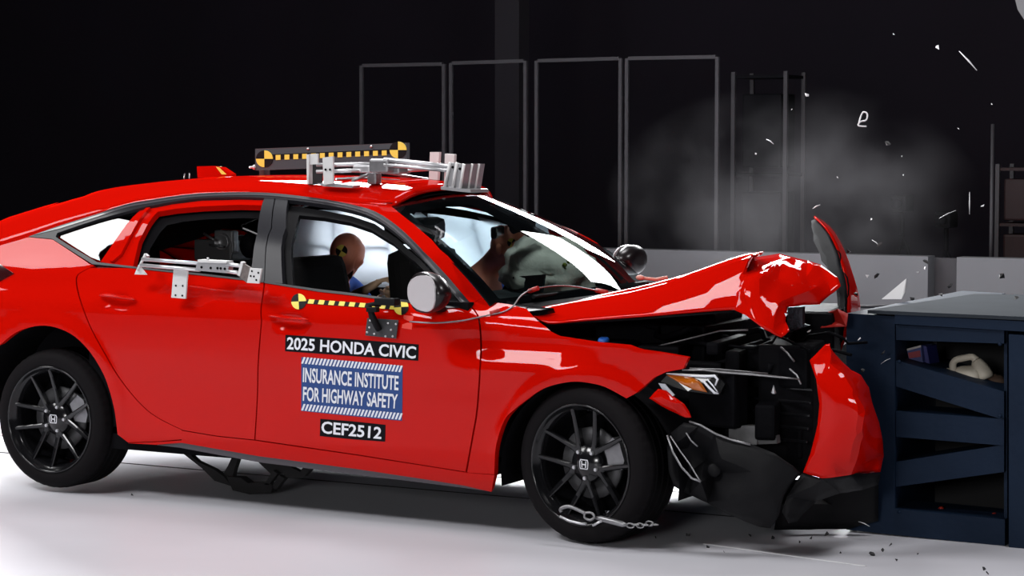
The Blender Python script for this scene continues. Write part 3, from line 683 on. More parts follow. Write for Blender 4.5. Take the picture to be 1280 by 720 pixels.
# headlight
def plate(name, pts, Y, mt, d=.02, par=CAR, label=None, nose=Vector((0, 1, 0))):
    if not isinstance(Y, (list, tuple)): Y = [Y]*len(pts)
    m = MB(); m.prism([atY(*p, y) for p, y in zip(pts, Y)], nose*d); o = m.build(name, mt, par)
    if label: o['label'] = label
    return o
HL = plate('headlight', [(826, 477), (836, 466.5), (862, 467), (896, 469), (906, 480), (899, 494), (884, 493), (860, 489), (843, 484)], [-.86, -.85, -.83, -.80, -.79, -.80, -.82, -.84, -.85], GBLK, .10)
sheet('amber_lens', [(832.5, 468.5, -.87), (845, 469, -.868), (862, 470, -.862), (870, 473.5, -.86), (876, 478, -.855), (884, 490.5, -.85), (866, 487, -.86), (851, 479.5, -.87), (864, 479, -.872)], list(range(8)), AMB, HL, sub=2, thick=.006, sharp=60)
m = MB(); m.tube([atY(833, 466.8, -.87), atY(862, 470, -.865), atY(880, 470.5, -.855), atY(893, 469.8, -.85), atY(897, 474, -.85), atY(894, 482, -.85)], [.002, .003, .005, .006, .005, .003], 6)
m.tube([atY(878, 475, -.86), atY(886, 484, -.86), atY(893, 491, -.86), atY(898, 492, -.85)], [.004, .005, .005, .003], 6)
m.tube([atY(884, 474, -.86), atY(891, 482, -.86), atY(897, 490, -.86)], [.003, .003, .002], 6); m.build('light_guide', WHT, HL)
plate('broken_lens', [(823, 479), (831, 480), (843, 494), (839, 496), (828, 487)], -.885, LENS, .006, label='broken clear lens sliver')
sheet('fender_shard', [(811, 498, -.90), (817, 491, -.90), (823, 486, -.90), (833, 488, -.89), (845, 497, -.88), (855, 505, -.88), (861, 514, -.87), (864, 522, -.87), (857, 522, -.875), (849, 519, -.88), (838, 514, -.89), (826, 507, -.90), (840, 503, -.905), (828, 497, -.91)], list(range(12)), RED, CAR, sub=2, noi=.008, nsc=12, sharp=25)
m = MB(); m.tube([atY(853, 463, -.80), atY(880, 462.5, -.79), (atY(900, 465, -.78)), atY(940, 468, -.75), atY(975, 471.5, -.72), atY(999, 474, -.70)], [.006, .009, .010, .009, .008, .004], 8, flat=.6)
m.tube([atY(862, 460.5, -.79), atY(900, 461.5, -.77), atY(960, 467, -.72)], .003, 6); m.build('grille_bar', STEEL, CAR)

# engine bay: blocks, radiator support, rods, hoses (all dark)
EB = mat('engine_black', (.003, .003, .004), .6, bump=.3, bscale=30, spec=.04)
def ebox(name, c, d, rz=0, mt=EB, bev=.012):
    m = MB(); m.box(c, d, Matrix.Rotation(rz, 3, 'Z'), bev=bev); return m.build(name, mt, CAR)
ebox('engine_block', (.10, -.10, .66), (.50, .70, .40)); ebox('engine_cover', (.10, -.12, .875), (.42, .40, .05), .1)
ebox('battery_box', (-.1, .45, .70), (.28, .26, .26)); ebox('air_box', (.20, .40, .70), (.24, .26, .24), .3)
ebox('strut_tower', (-.05, -.60, .72), (.26, .18, .16)); ebox('fuse_box', (.22, -.57, .73), (.18, .14, .12), .1)
ebox('radiator', (.50, -.20, .56), (.06, 1.0, .46), .15, VOID); ebox('bumper_beam', (.62, -.30, .52), (.08, .9, .14), .25)
ebox('inner_fender', (.15, -.66, .66), (.75, .05, .16)); ebox('radiator_support', (.45, -.25, .80), (.05, 1.0, .05), .12)
ebox('headlight_mount', (.52, -.70, .60), (.22, .10, .22), -.2); ebox('crash_rail', (.55, -.50, .42), (.55, .09, .12), -.1)
ebox('nose_core', (.72, -.42, .55), (.22, .30, .52), .2, VOID); ebox('grille_frame', (.70, -.55, .72), (.30, .04, .16), -.1)
ebox('crushed_core', (.66, .02, .66), (.22, .55, .52), .2, EB, .03)
for k in range(5): ebox('grille_slat', (.70, -.60+.012*k, .44+.05*k), (.34, .012, .012), -.15, GBLK, .003)
m = MB(); m.tube([atY(803, 437, -.60), atY(843, 428, -.60), atY(900, 413.5, -.60), atY(935, 412.5, -.60)], .004, 6); m.build('hood_prop', STEEL, CAR)
rng = random.Random(5)
for k in range(14):
    x = rng.uniform(-.1, .75); y = rng.uniform(-.62, -.2); z = rng.uniform(.72, .84); pts = []
    for i in range(7): pts.append((x+.05*i+.03*sin(i*1.7+k), y+.06*sin(i*.9+k), z+.025*sin(i*1.3+2*k)))
    m = MB(); m.tube(pts, rng.uniform(.005, .014), 7); m.build('hose', EB, CAR)
m = MB(); q = atY(755, 429, -.66); m.lathe([(0, .022), (.020, .022), (.024, .016), (.024, 0)], q, (0, -.2, 1), 20); m.build('reservoir_cap', BLUECAP, CAR)
ebox('reservoir', (q.x, q.y+.04, q.z-.10), (.10, .12, .17))
plate('metal_bracket', [(911, 532), (946, 532.5), (946, 556), (937, 556), (911, 546.5)], -.72, STEEL, .05, label='bare steel bracket behind the lower bumper')
plate('metal_bracket', [(948, 547), (970, 545), (971, 554.5), (948, 555.5)], -.70, STEEL, .04)
plate('core_panel', [(985, 384), (1003, 383.5), (1003, 405), (1010, 407), (986, 416), (984, 402)], -.40, HONEY, .03, label='crushed grey honeycomb behind the hood')
m = MB(); m.tube([atY(976, 434, -.6), atY(984, 441, -.62), atY(993, 452, -.62)], .004, 6); m.tube([atY(987, 461, -.64), atY(996, 469, -.64), atY(1001, 480, -.66)], .004, 6); m.build('bent_rod', STEEL, CAR)
q = atY(967, 491, -.70); m = MB(); m.lathe([(.001, .03), (.006, .012), (.011, .0), (.006, -.005), (0, -.005)], q, (0, 0, 1), 10); m.build('sensor', ALU, CAR)

# mirrors
MIRB = mat('mirror_black', (.008, .006, .007), .3, coat=.15, spec=.3)
def mirror_unit(c, s, fold, label, k_=1.):
    c = Vector(c)
    def shp(q, d): return Vector((q.x, q.y, q.z*(1-.25*max(0, d.y*s))))
    m = MB(); m.ball((0, 0, 0), (.085*k_, .125*k_, .085*k_), 20, 12, fn=lambda q, d: Vector((min(max(q.x, -.03), .055), q.y, q.z*(1+.15*d.y))))
    R = Matrix.Rotation(fold, 3, 'Z')
    for i, v in enumerate(m.v): m.v[i] = R@v+c
    m.tube([c+Vector((-.02, -s*.08, -.05)), c+Vector((-.03, -s*.16, -.085)), c+Vector((-.03, -s*.22, -.07))], [.035, .032, .04], 10, flat=.5)
    o = m.build('side_mirror', MIRB, CAR); o['label'] = label
    g = MB(); k = 28; ring = []
    for i in range(k):
        a = 2*pi*i/k; y = .108*math.copysign(abs(cos(a))**.8, cos(a)); z = .072*math.copysign(abs(sin(a))**.8, sin(a))*(1+.2*cos(a)*s); ring.append(R@Vector((-.034, y, z))+c)
    g.prism(ring, R@Vector((.006, 0, 0))); g.build('mirror_glass', mat('mirror_glass', (.62, .60, .62), .25, metal=.3), o)
mirror_unit(atY(535, 366, -1.0), -1, radians(62), 'right side mirror folded forward'); mirror_unit(atY(788, 325, .93), 1, radians(-8), 'left side mirror', .85)
# ---------------------------------------------------------------- lettering and tape on the front door
def decal(name, pts, mt, par, off=.0016, grid=.06): return panel(name, pts, par, mt, grid=grid, off=off, flange=.0012)
def text(body, par, corners, mt, name='lettering', off=.0034, bold=.0, fillw=.9, spc=1.0):
    """corners: four pixel corners (tl, tr, br, bl) of the block the text fills"""
    c = bpy.data.curves.new('t', 'FONT'); c.body = body; c.size = 1; c.offset = bold; c.resolution_u = 3; c.space_character = spc; c.fill_mode = 'FRONT'
    o = bpy.data.objects.new('t', c); COL.objects.link(o); dg = bpy.context.evaluated_depsgraph_get(); me0 = o.evaluated_get(dg).to_mesh()
    vs = [v.co.copy() for v in me0.vertices]; fs = [list(p.vertices) for p in me0.polygons]
    bpy.data.objects.remove(o)
    x0 = min(v.x for v in vs); x1 = max(v.x for v in vs); y0 = min(v.y for v in vs); y1 = max(v.y for v in vs)
    K = [Vector(sd(p)) for p in corners]; out = []
    for v in vs:
        u = (v.x-x0)/(x1-x0); w = (v.y-y0)/(y1-y0)
        t_ = K[0].lerp(K[1], u); b_ = K[3].lerp(K[2], u); q = b_.lerp(t_, w); out.append(spt(q.x, q.y, off))
    m = MB(); m.add(out, fs); return m.build(name, mt, par, merge=False)
p1 = decal('name_plate', [(357, 418.5), (440, 424), (523.5, 430.5), (523, 451), (440, 445), (356.5, 439)], LBLK, front_door)
text('2025 HONDA CIVIC', p1, [(359.5, 421), (521, 433), (520, 448.5), (359, 436.5)], WHT, bold=.022)
p2 = decal('test_sticker', [(377, 446.5), (440, 451.5), (503.5, 457.5), (502.5, 526), (440, 520), (376.5, 513.5)], BLU, front_door)
text('INSURANCE INSTITUTE', p2, [(379.5, 459), (499, 469.5), (498.5, 488), (379, 477.5)], WHT, bold=.022)
text('FOR HIGHWAY SAFETY', p2, [(379.5, 483), (498, 492.5), (497, 511), (379, 501)], WHT, bold=.022)
for row, (ya, yb) in enumerate(((446.3, 457.2), (504.8, 516.8))):
    hh = 8.0; N = 29
    for k in range(N):
        t0 = k/N; w = .55/N; xA = 376.8+125.7*t0; xB = xA+125.7*w
        la = ya+(yb-ya)*t0; lb = ya+(yb-ya)*(t0+w); sh = 3.2
        decal('stripe', [(xA+sh, la), (xB+sh, lb), (xB, lb+hh), (xA, la+hh)], WHT, p2, off=.0026, grid=1)
p3 = decal('number_plate', [(400.5, 523.5), (440, 526.5), (482, 531), (481.5, 552), (440, 549), (400, 545)], LBLK, front_door)
text('CEF2512', p3, [(402.5, 526), (478, 534), (477, 549), (402, 541.5)], WHT, bold=.022)
tb = decal('marker_tape', [(384, 374.2), (430, 377.2), (493, 381.6), (493, 387.2), (430, 382.8), (382, 379.8)], TBLK, front_door)
for k in range(9):
    x = 389.3+12.75*k; y = 377.2+.88*k
    decal('tape_square', [(x-2.6, y-2.9), (x+4.4, y-2.4), (x+2.6, y+2.9), (x-4.4, y+2.4)], YEL, tb, off=.0026, grid=1)
def target(cx, cy, r, par, a0=0):
    for k in range(4):
        ring = [(cx, cy)]+[(cx+r*.95*cos(-(k*pi/2+a0+j*pi/12)), cy+r*sin(-(k*pi/2+a0+j*pi/12))) for j in range(7)]
        decal('target_quadrant', ring, YEL if k in (0, 2) else TBLK, par, off=.0036, grid=1)
target(373.8, 377.2, 9.8, front_door, .05); target(501.8, 384.4, 9.6, front_door, .05)
decal('tape_square', [(505, 394), (517, 395.5), (515, 412), (502.5, 410)], mat('light_red_tape', (.80, .06, .04), .6), front_door, off=.002)
# bolted plate and arm under the window
pl = decal('bolt_plate', [(461, 398), (500, 400.5), (497, 423), (458.5, 419)], mat('dark_metal_plate', (.06, .06, .065), .5, metal=.5), front_door, off=.012)
for x, y in ((465, 401), (470, 404), (464, 409), (461, 415), (470, 417), (484, 420), (493, 420), (497, 405), (487, 404), (477, 411), (491, 412)):
    q = spt(*sd((x, y)), .012); m = MB(); m.lathe([(0, .005), (.004, .005), (.005, 0)], q, (0, -1, .05), 8); m.build('bolt', ALU, pl)
m = MB(); m.tube([spt(*sd((477, 412)), .02), spt(*sd((473, 398)), .05), spt(*sd((470, 388)), .06), atY(474, 380, -.93), atY(480, 372, -.88)], [.014, .016, .014, .013, .012], 8); m.build('clamp_arm', BLK, front_door)
m = MB(); m.box(atY(484, 377, -.93), (.10, .05, .03), bev=.006); m.box(atY(466, 387, -.95), (.05, .03, .02), bev=.004); m.build('clamp_block', BLK, front_door)
# thin instrument cable taped along fender and hood
cab = [atY(512, 402, -.92), spt(*sd((545, 404)), .006), spt(*sd((580, 401)), .006), spt(*sd((612, 395)), .006), spt(*sd((628, 392)), .006), atY(641, 383, -.74), atY(650, 371, -.70), atY(659, 364.5, -.66), atY(669, 361, -.6), atY(690, 357.6, -.5), atY(712, 357.5, -.4), atY(735, 361, -.3), atY(752, 364, -.2), atY(778, 365, -.1), atY(793, 360, 0)]
m = MB(); m.tube([Vector(p) for p in cr([tuple(v) for v in cab], 4)], .0035, 6); m.build('cable', STEEL, CAR)
for a, b2 in (((613, 394), (625, 391)), ((661, 364.2), (673, 360)), ((745, 363), (759, 365.5))):
    Y = {613: None, 661: -.62, 745: -.22}[a[0]]
    p = spt(*sd(a), .008) if Y is None else atY(*a, Y); q = spt(*sd(b2), .008) if Y is None else atY(*b2, Y)
    m = MB(); m.tube([p, q], .010, 8); m.build('red_tape', REDIN, CAR)
q = atY(800, 347, .25); m = MB(); m.ball(q, (.02, .015, .012)); m.tube([q, q+Vector((.05, .06, -.01)), q+Vector((.10, .08, .0))], .008, 6); m.build('washer_nozzle', mat('pinkish_plastic', (.6, .25, .2), .5), CAR)

# ---------------------------------------------------------------- cabin
def rbox(name, c, d, mt, tilt=0, bev=.05, par=CAR, rz=0):
    m = MB(); m.box((0, 0, 0), d, None, bev=bev); R = Matrix.Rotation(rz, 3, 'Z')@Matrix.Rotation(tilt, 3, 'Y')
    m.v = [R@v+Vector(c) for v in m.v]; return m.build(name, mt, par, smooth=False)
for s, bz, bx in ((-1, .79, -1.60), (1, .80, -1.46)):
    se = rbox('front_seat', (bx+.28, s*.37, .46), (.52, .50, .16), SEAT, -.1)
    rbox('backrest', (bx, s*.37, bz), (.15, .48, .62), SEAT, -.22 if s < 0 else -.10, .06, se)
    if s > 0:
        hr = rbox('headrest', (bx-.01, s*.37, 1.20), (.10, .25, .11), SEAT, 0, .035, se)
        for y in (.31, .43): m = MB(); m.tube([(bx, y, 1.07), (bx, y, 1.17)], .006, 6); m.build('headrest_post', STEEL, hr)
        m = MB(); m.box((bx-.09, .37, .98), (.04, .20, .12), bev=.01); m.lathe([(0, 0), (.03, 0), (.03, .02), (0, .02)], (bx-.12, .37, 1.0), (-1, 0, 0), 14); m.build('instrument_box', EB, se)
rs = rbox('rear_seat', (-2.30, 0, .48), (.50, 1.30, .16), SEAT, -.1); rbox('backrest', (-2.56, 0, .78), (.14, 1.30, .50), SEAT, -.35, .05, rs)
for y in (-.37, .37): rbox('headrest', (-2.62, y, 1.08), (.09, .24, .13), SEAT, -.1, .03, rs)
DASH = mat('dashboard', (.020, .026, .028), .6)
rbox('dashboard', (-.72, 0, .80), (.42, 1.40, .26), DASH, .12, .06)
plate('screen', [(641, 346), (680, 343), (677, 366), (642, 368)], .0, mat('screen_glass', (.012, .02, .022), .2), .02)
m = MB(); c0 = Vector((-.95, .37, .90)); axw = Vector((-.9, 0, .42)).normalized()
e1 = Vector((0, 1, 0)); e2 = axw.cross(e1); m.tube([c0+(e1*cos(2*pi*k/24)+e2*sin(2*pi*k/24))*.18 for k in range(25)], .015, 8, caps=False)
for a in (0, pi, 1.5*pi): m.tube([c0, c0+(e1*cos(a)+e2*sin(a))*.18], .018, 6)
m.tube([c0, c0-axw*.22], .04, 8); m.build('steering_wheel', EB, CAR)
m = MB(); nq = (24, 12); vs = []
for i in range(nq[0]+1):
    for j in range(nq[1]+1):
        x = -2.50+1.50*i/nq[0]; t = j/nq[1]; zb = .90+.16*ss(-1.6, -1.25, x); z = zb+(1.285-zb)*t-.05*ss(-1.2, -1.0, x)*t; zr = .10*abs(sin(pi*t))**.4*(.75+.25*abs(cos(x*7.5)))*(.9+.2*noise.noise(Vector((x*5, t*3, 0))))*min(1, 8*i/nq[0]+.1)*min(1, 8*(1-i/nq[0])+.1)
        vs.append((x, .745-.13*t-zr, z))
m.add(vs, [(i*13+j, i*13+j+1, (i+1)*13+j+1, (i+1)*13+j) for i in range(nq[0]) for j in range(nq[1])], 0, True)
ccv = list(m.v)
ca = m.build('curtain_airbag', AIR, CAR, fixn=False); md = ca.modifiers.new('thickness', 'SOLIDIFY'); md.thickness = .02
def crum(q, d): return q*(1+.16*noise.noise(d*2.6+Vector((3, 1, 0)))+.07*noise.noise(d*7))
for ii in (6, 11, 15, 19):  # darker tubes stand in for the shading of the cloth folds
    m2_ = MB(); m2_.tube([ccv[ii*13+j]+Vector((.012*(j % 2), -.006, 0)) for j in range(1, 12)], .007, 6); m2_.build('fold_shade', mat('fold_shade_grey', (.35, .42, .48), .8) if ii == 6 else bpy.data.materials['fold_shade_grey'], ca)
m2_ = MB(); m2_.tube([ccv[ii*13+5+(ii // 3) % 2]+Vector((0, -.008, 0)) for ii in range(2, 12)], .009, 6); m2_.build('fold_shade', bpy.data.materials['fold_shade_grey'], ca)
m = MB(); m.ball((-.76, .30, 1.02), (.20, .30, .16), 40, 26, fn=crum); m.build('driver_airbag', DAIR, CAR)
m = MB(); m.ball((-.98, .56, 1.10), (.10, .09, .15), 20, 14, fn=crum); m.build('side_airbag', AIR, CAR)
rm = rbox('rear_view_mirror', atY(622, 290, 0), (.03, .24, .055), GBLK, 0, .014, CAR, .35)
m = MB(); m.tube([atY(640, 288, .20), atY(652, 280, .25), atY(650, 270, .3)], [.02, .035, .04], 8); m.box(atY(652, 276, .30), (.10, .12, .07), bev=.02); m.build('sensor_housing', BLK, CAR)
plate('sun_visor', [(611, 257), (628, 256), (650, 268), (630, 270)], .25, mat('grey_visor', (.20, .20, .21), .8), .02)
for y in (-.35,): plate('sun_visor', [(480, 284), (492, 281), (513, 297), (515, 305), (490, 306), (482, 299)], y, SEAT, .03)
for k, (x, y) in enumerate(((683, 347), (689, 340), (694, 336), (700, 339), (706, 331), (711, 327), (687, 333), (699, 345))):  # small yellow-green balls behind the windshield
    m = MB(); m.ball(atY(x, y, .12), (.012, .008, .010), 8, 6); m.build('olive_dot', mat('olive_green', (.30, .36, .05), .6) if k == 0 else bpy.data.materials['olive_green'], CAR)
# measuring gear on the rear bench
gb = rbox('instrument_box', atY(278, 312, -.1), (.22, .16, .10), mat('grey_instrument', (.06, .06, .062), .5, metal=.3), 0, .01)
q = atY(283, 302, -.15); m = MB(); m.box(q, (.11, .05, .11), bev=.01); m.lathe([(.0, .02), (.022, .02), (.032, .034), (.038, .034), (.042, .0)], q+Vector((0, -.02, 0)), (.2, -1, 0), 24); m.build('camera', mat('grey_camera', (.16, .16, .165), .4, metal=.5), gb)
for (x0, y0, x1, y1) in ((255, 292, 268, 300), (262, 306, 278, 308), (240, 262, 270, 262), (268, 258, 276, 264)):
    m = MB(); m.tube([atY(x0, y0, -.2), atY(x1, y1, -.25)], .006, 6); m.build('bracket', STEEL, gb)
q = atY(312, 307, -.3); m = MB(); m.ball(q, (.05, .04, .06), 12, 8); m.build('belt_reel', EB, CAR)

# ---------------------------------------------------------------- crash test dummies (continuous skinned figures)
def figure(name, J, E, mats, label, origin, group=None):
    """J: joints {key: (pos, radius)}, E: edges; the surface is grown with a skin modifier"""
    keys = list(J); me = bpy.data.meshes.new(name); me.from_pydata([J[k][0] for k in keys], [(keys.index(a), keys.index(b)) for a, b in E], [])
    o = bpy.data.objects.new(name, me); COL.objects.link(o); o.modifiers.new('skin', 'SKIN'); sb = o.modifiers.new('sub', 'SUBSURF'); sb.levels = 2; sb.render_levels = 2
    for i, k in enumerate(keys):
        r = J[k][1]; v = me.skin_vertices[0].data[i]; v.radius = r if isinstance(r, tuple) else (r, r); v.use_root = (k == 'pelvis')
    dg = bpy.context.evaluated_depsgraph_get(); me2 = bpy.data.meshes.new_from_object(o.evaluated_get(dg)); bpy.data.objects.remove(o)
    me2.materials.clear()
    for p in me2.polygons:
        p.use_smooth = True; c = p.center; best = min(keys, key=lambda k: (Vector(J[k][0])-c).length-.5*(J[k][1] if not isinstance(J[k][1], tuple) else max(J[k][1])))
        p.material_index = 1 if best.startswith(('head', 'neck', 'jaw', 'nose')) else (2 if best.startswith(('wrist', 'palm', 'f', 'elbow', 'thumb')) else 0)
    ob = put(name, me2, mats, None, origin); tag(ob, label, 'dummy', group); return ob
def seated(name, pel, chest, neck, head, fwd, handL, handR, label):
    J = {}; E = []
    V = lambda *a: Vector(a); pel, chest, neck, head, fwd = map(Vector, (pel, chest, neck, head, fwd)); L = V(0, 1, 0)
    def j(k, p, r, par=None):
        J[k] = (Vector(p), r)
        if par: E.append((par, k))
    j('pelvis', pel, (.15, .12)); j('belly', pel.lerp(chest, .5), (.14, .11), 'pelvis'); j('chest', chest, (.155, .12), 'belly'); j('neckb', chest.lerp(neck, .7), .085, 'chest'); j('neck', neck, .055, 'neckb')
    up = (head-neck).normalized()
    j('head0', head-up*.03, (.072, .085), 'neck'); j('head1', head+up*.045, (.076, .09), 'head0'); j('head2', head+up*.10, (.05, .06), 'head1')
    j('nose', head+fwd*.098+up*.005, .012, 'head0'); j('jaw', head+fwd*.06-up*.075, .03, 'head0')
    for s, hd, nm in ((1, Vector(handL), 'l'), (-1, Vector(handR), 'r')):
        sh = chest+L*.19*s+(neck-chest)*.55; j('shoulder'+nm, sh, .062, 'chest'); el = sh.lerp(hd, .5)+V(0, .05*s, -.10); j('upper'+nm, sh.lerp(el, .5), .05, 'shoulder'+nm)
        j('elbow'+nm, el, .040, 'upper'+nm); j('wrist'+nm, hd, .026, 'elbow'+nm); d = (hd-el).normalized(); sd_ = d.cross(V(0, 0, 1)).normalized()
        j('palm'+nm, hd+d*.06, (.036, .016), 'wrist'+nm)
        for k, ln in enumerate((.065, .075, .07, .055)):
            b0 = hd+d*.10+sd_*(.026*(k-1.5)/1.5); j('f%da%s' % (k, nm), b0, .010, 'palm'+nm); j('f%db%s' % (k, nm), b0+d*ln*.55-V(0, 0, .012), .009, 'f%da%s' % (k, nm)); j('f%dc%s' % (k, nm), b0+d*ln*.9-V(0, 0, .035), .007, 'f%db%s' % (k, nm))
        j('thumba'+nm, hd+d*.04+sd_*.035*s, .011, 'palm'+nm); j('thumbb'+nm, hd+d*.07+sd_*.055*s, .009, 'thumba'+nm)
        hp = pel+L*.10*s; kn = hp+V(.40, .05*s, .06); an = kn+V(.14, 0, -.30)
        j('hip'+nm, hp+V(.08, 0, 0), .085, 'pelvis'); j('knee'+nm, kn, .06, 'hip'+nm); j('ankle'+nm, an, .042, 'knee'+nm); j('toe'+nm, an+V(.18, 0, -.01), .036, 'ankle'+nm)
    return figure(name, J, E, [DBLU, ORG, TAN], label, pel-V(0, 0, .12))
hd = atY(636, 311, .34)
D1 = seated('crash_test_dummy', (-1.33, .37, .58), (-1.20, .37, .86), (hd.x-.10, .36, 1.04), tuple(hd), (.75, -.45, -.45), (-.95, .48, .92), (-.95, .24, .92), 'crash test dummy in the driver seat, orange face pressed into the cream airbag')
hd2 = atY(434, 319, .37)
D2 = seated('crash_test_dummy', (-2.18, .37, .60), (-2.08, .37, .84), (hd2.x-.06, .37, .96), tuple(hd2), (.9, .1, -.35), (-1.78, .50, .86), (-1.74, .24, .90), 'crash test dummy in the rear seat, orange head with yellow and black target')
for par, hc, r in ((D1, hd, .098), (D2, hd2, .098)):
    m = MB(); m.ball(hc+Vector((0, 0, .012)), (.090, .079, .098), 28, 18, fn=lambda q, d: q*(1-.10*max(0, -d.z)*(1-abs(d.x)))); m.build('head_skin', ORG, par)
    for sy in (-1, 1): m = MB(); m.ball(hc+Vector((-.01, sy*.080, .0)), (.018, .010, .028), 10, 8); m.build('ear', ORG, par)
def sticker(par, c, n, r):
    c = Vector(c); n = Vector(n).normalized(); a = n.cross(Vector((0, 0, 1))).normalized(); b2 = a.cross(n)
    for k in range(4):
        m = MB(); ring = [c]+[c+(a*cos(k*pi/2+.5+jj*pi/12)+b2*sin(k*pi/2+.5+jj*pi/12))*r for jj in range(7)]; m.prism(ring, n*.002); m.build('target_quadrant', YEL if k % 2 == 0 else TBLK, par)
nv = (CAM-hd2).normalized()+Vector((-.35, 0, .05)); nv.normalize()
sticker(D2, hd2+Vector((nv.x*.089, nv.y*.084, nv.z*.095+.014)), nv, .030)
nv = Vector((.55, -.8, .2)).normalized(); sticker(D1, hd+Vector((nv.x*.091, nv.y*.082, nv.z*.10+.012)), nv, .020)
# ---------------------------------------------------------------- gear on the roof and on the rear door
BOARD = mat('dark_board', (.045, .062, .072), .55)
tb_ = empty('target_board', (-1.9, .22, 1.46), 'long dark grey board with yellow and black tape standing on the roof', 'board')
A = atY(319, 187, .2); B = atY(508, 179.5, .2); Cc = atY(508, 206, .2); D = atY(319, 213, .2)
m = MB(); m.prism([A, B, Cc, D], Vector((0, .03, 0))); bd = m.build('panel', BOARD, tb_)
m = MB(); m.prism([A+Vector((0, 0, 0)), B, B+Vector((0, .03, 0)), A+Vector((0, .03, 0))], Vector((0, 0, .004))); m.build('top_edge', FRM, tb_)
def bpt(x, y, off=.002): return atY(x, y, .2-off)
def btile(pts, mt, off=.002, nm='tape_square'): m = MB(); m.prism([bpt(*p, 0) for p in pts], Vector((0, -off, 0))); return m.build(nm, mt, bd)
btile([(328, 193.6), (505, 185.5), (505, 191.5), (328, 200.2)], TBLK, .0015, 'marker_tape')
for k in range(13):
    x = 348+11.05*k; y = 196.8-.47*k; btile([(x-3, y-3), (x+3, y-3.2), (x+3, y+3), (x-3, y+3.2)], YEL, .003)
for cx, cy in ((331, 198.5), (498, 187.5)):
    for k in range(4):
        a0 = k*pi/2; btile([(cx, cy)]+[(cx+10.5*cos(a0+j*pi/12), cy-10.5*sin(a0+j*pi/12)) for j in range(7)], YEL if k in (0, 2) else TBLK, .004, 'target_quadrant')
for x in (324, 500): m = MB(); m.prism([atY(x, 205, .24), atY(x+6, 205, .24), atY(x+6, 222, .24), atY(x, 222, .24)], Vector((0, .05, 0))); m.build('foot', FRM, tb_)
for x, y in ((385, 186), (464, 183)): q = bpt(x, y); m = MB(); m.lathe([(0, .006), (.006, .005), (.007, 0)], q, (0, -1, 0), 8); m.build('rivet', ALU, bd)
m = MB(); m.tube([atY(312, 209, .2), atY(320, 209, .2)], .006, 8); m.lathe([(0, 0), (.012, 0), (.012, .01), (0, .01)], atY(317, 209, .2), (1, 0, 0), 8); m.build('end_bolt', ALU, bd)

rg_ = empty('roof_camera_frame', (-1.2, 0, 1.45), 'silver aluminium bracket frame of rods and plates bolted on the roof', 'frame')
def rod(name, pts, r, mt=ALU, par=rg_, n=10): m = MB(); m.tube([atY(*p) for p in pts], r, n); return m.build(name, mt, par)
def pplate(name, pts, Y, d, mt=WMET, par=rg_): m = MB(); m.prism([atY(*p, Y) for p in pts], Vector(d)); return m.build(name, mt, par)
rod('rod', [(396, 206, -.40), (471, 205, -.36)], .009); rod('rod', [(396, 214.5, -.42), (450, 213, -.40)], .009)
rod('rod', [(480, 199.5, -.38), (572, 209, -.30)], .011); rod('rod', [(480, 206, -.39), (572, 214, -.31)], .009); rod('rod', [(500, 214, -.30), (556, 210, .10)], .008)
rod('rod', [(440, 226, -.36), (470, 214, -.25), (534, 224, .25)], .007, STEEL); rod('rod', [(420, 224, -.30), (452, 222, -.2), (500, 226, -.1)], .006, STEEL)
pplate('upright', [(384, 193), (397, 192), (397, 205), (385, 206)], -.38, (0, .01, 0)); pplate('upright', [(384, 206), (402, 206), (402, 230), (385, 231)], -.36, (0, .01, 0), mat('dark_face_plate', (.03, .03, .032), .4, metal=.3))
pplate('edge', [(383, 193), (386, 193), (386, 230), (383.5, 230)], -.39, (0, .03, 0))
u2 = pplate('upright', [(403, 197), (416, 195.5), (416, 229.5), (404.5, 231)], -.44, (0, .012, 0))
for x in (407, 412.6): q = atY(x, 212, -.445); m = MB(); m.lathe([(0, .002), (.0055, .002), (.0055, 0)], q, (0, -1, 0), 10); m.build('hole', VOID, u2)
pplate('base_plate', [(396, 229), (417, 229), (442, 232), (440, 235), (404, 233)], -.43, (0, .06, 0), ALU)
pplate('upright', [(537.5, 190), (549, 190), (547, 225), (536, 224)], .20, (0, .02, 0)); pplate('upright', [(556, 192), (568, 193), (566.5, 230), (555, 229)], .08, (0, .02, 0))
m = MB(); m.box(atY(478, 207, -.36), (.10, .07, .06), bev=.01); m.build('clamp', STEEL, rg_); m = MB(); m.box(atY(455, 211, -.36), (.09, .05, .035), bev=.008); m.build('clamp', ALU, rg_)
m = MB(); m.box(atY(493, 212, -.30), (.10, .08, .04), bev=.01); m.build('clamp', STEEL, rg_); m = MB(); m.box(atY(468, 222, -.30), (.05, .05, .06), bev=.01); m.build('clamp', STEEL, rg_)
fb_ = pplate('front_bracket', [(563, 203), (580, 205), (575, 237), (556, 233)], -.34, (0, .008, 0), ALU)
for a, b2 in (((562.5, 203), (556, 233)), ((571, 203), (566, 235)), ((580, 205), (575, 237))):
    m = MB(); m.tube([atY(*a, -.348), atY(*b2, -.348)], .007, 6); m.build('rib', WMET, fb_)
for x, y in ((566, 209), (575, 211)): q = atY(x, y, -.345); m = MB(); m.lathe([(0, .003), (.006, .003), (.006, 0)], q, (0, -1, 0), 10); m.build('hole', VOID, fb_)
m = MB(); p = atY(580, 205, -.335); q = atY(575, 237, -.335); e = Vector((.02, .14, 0)); m.prism([p, p+e, q+e, q], Vector((.006, 0, 0))); m.build('side_wing', STEEL, fb_)
for k in (.35, .7): m = MB(); m.tube([p+e*k+Vector((.006, 0, 0)), q+e*k+Vector((.006, 0, 0))], .006, 6); m.build('rib', WMET, fb_)
pplate('base_plate', [(551, 233), (588, 237), (589, 241), (551, 237)], -.36, (0, .16, 0), ALU)

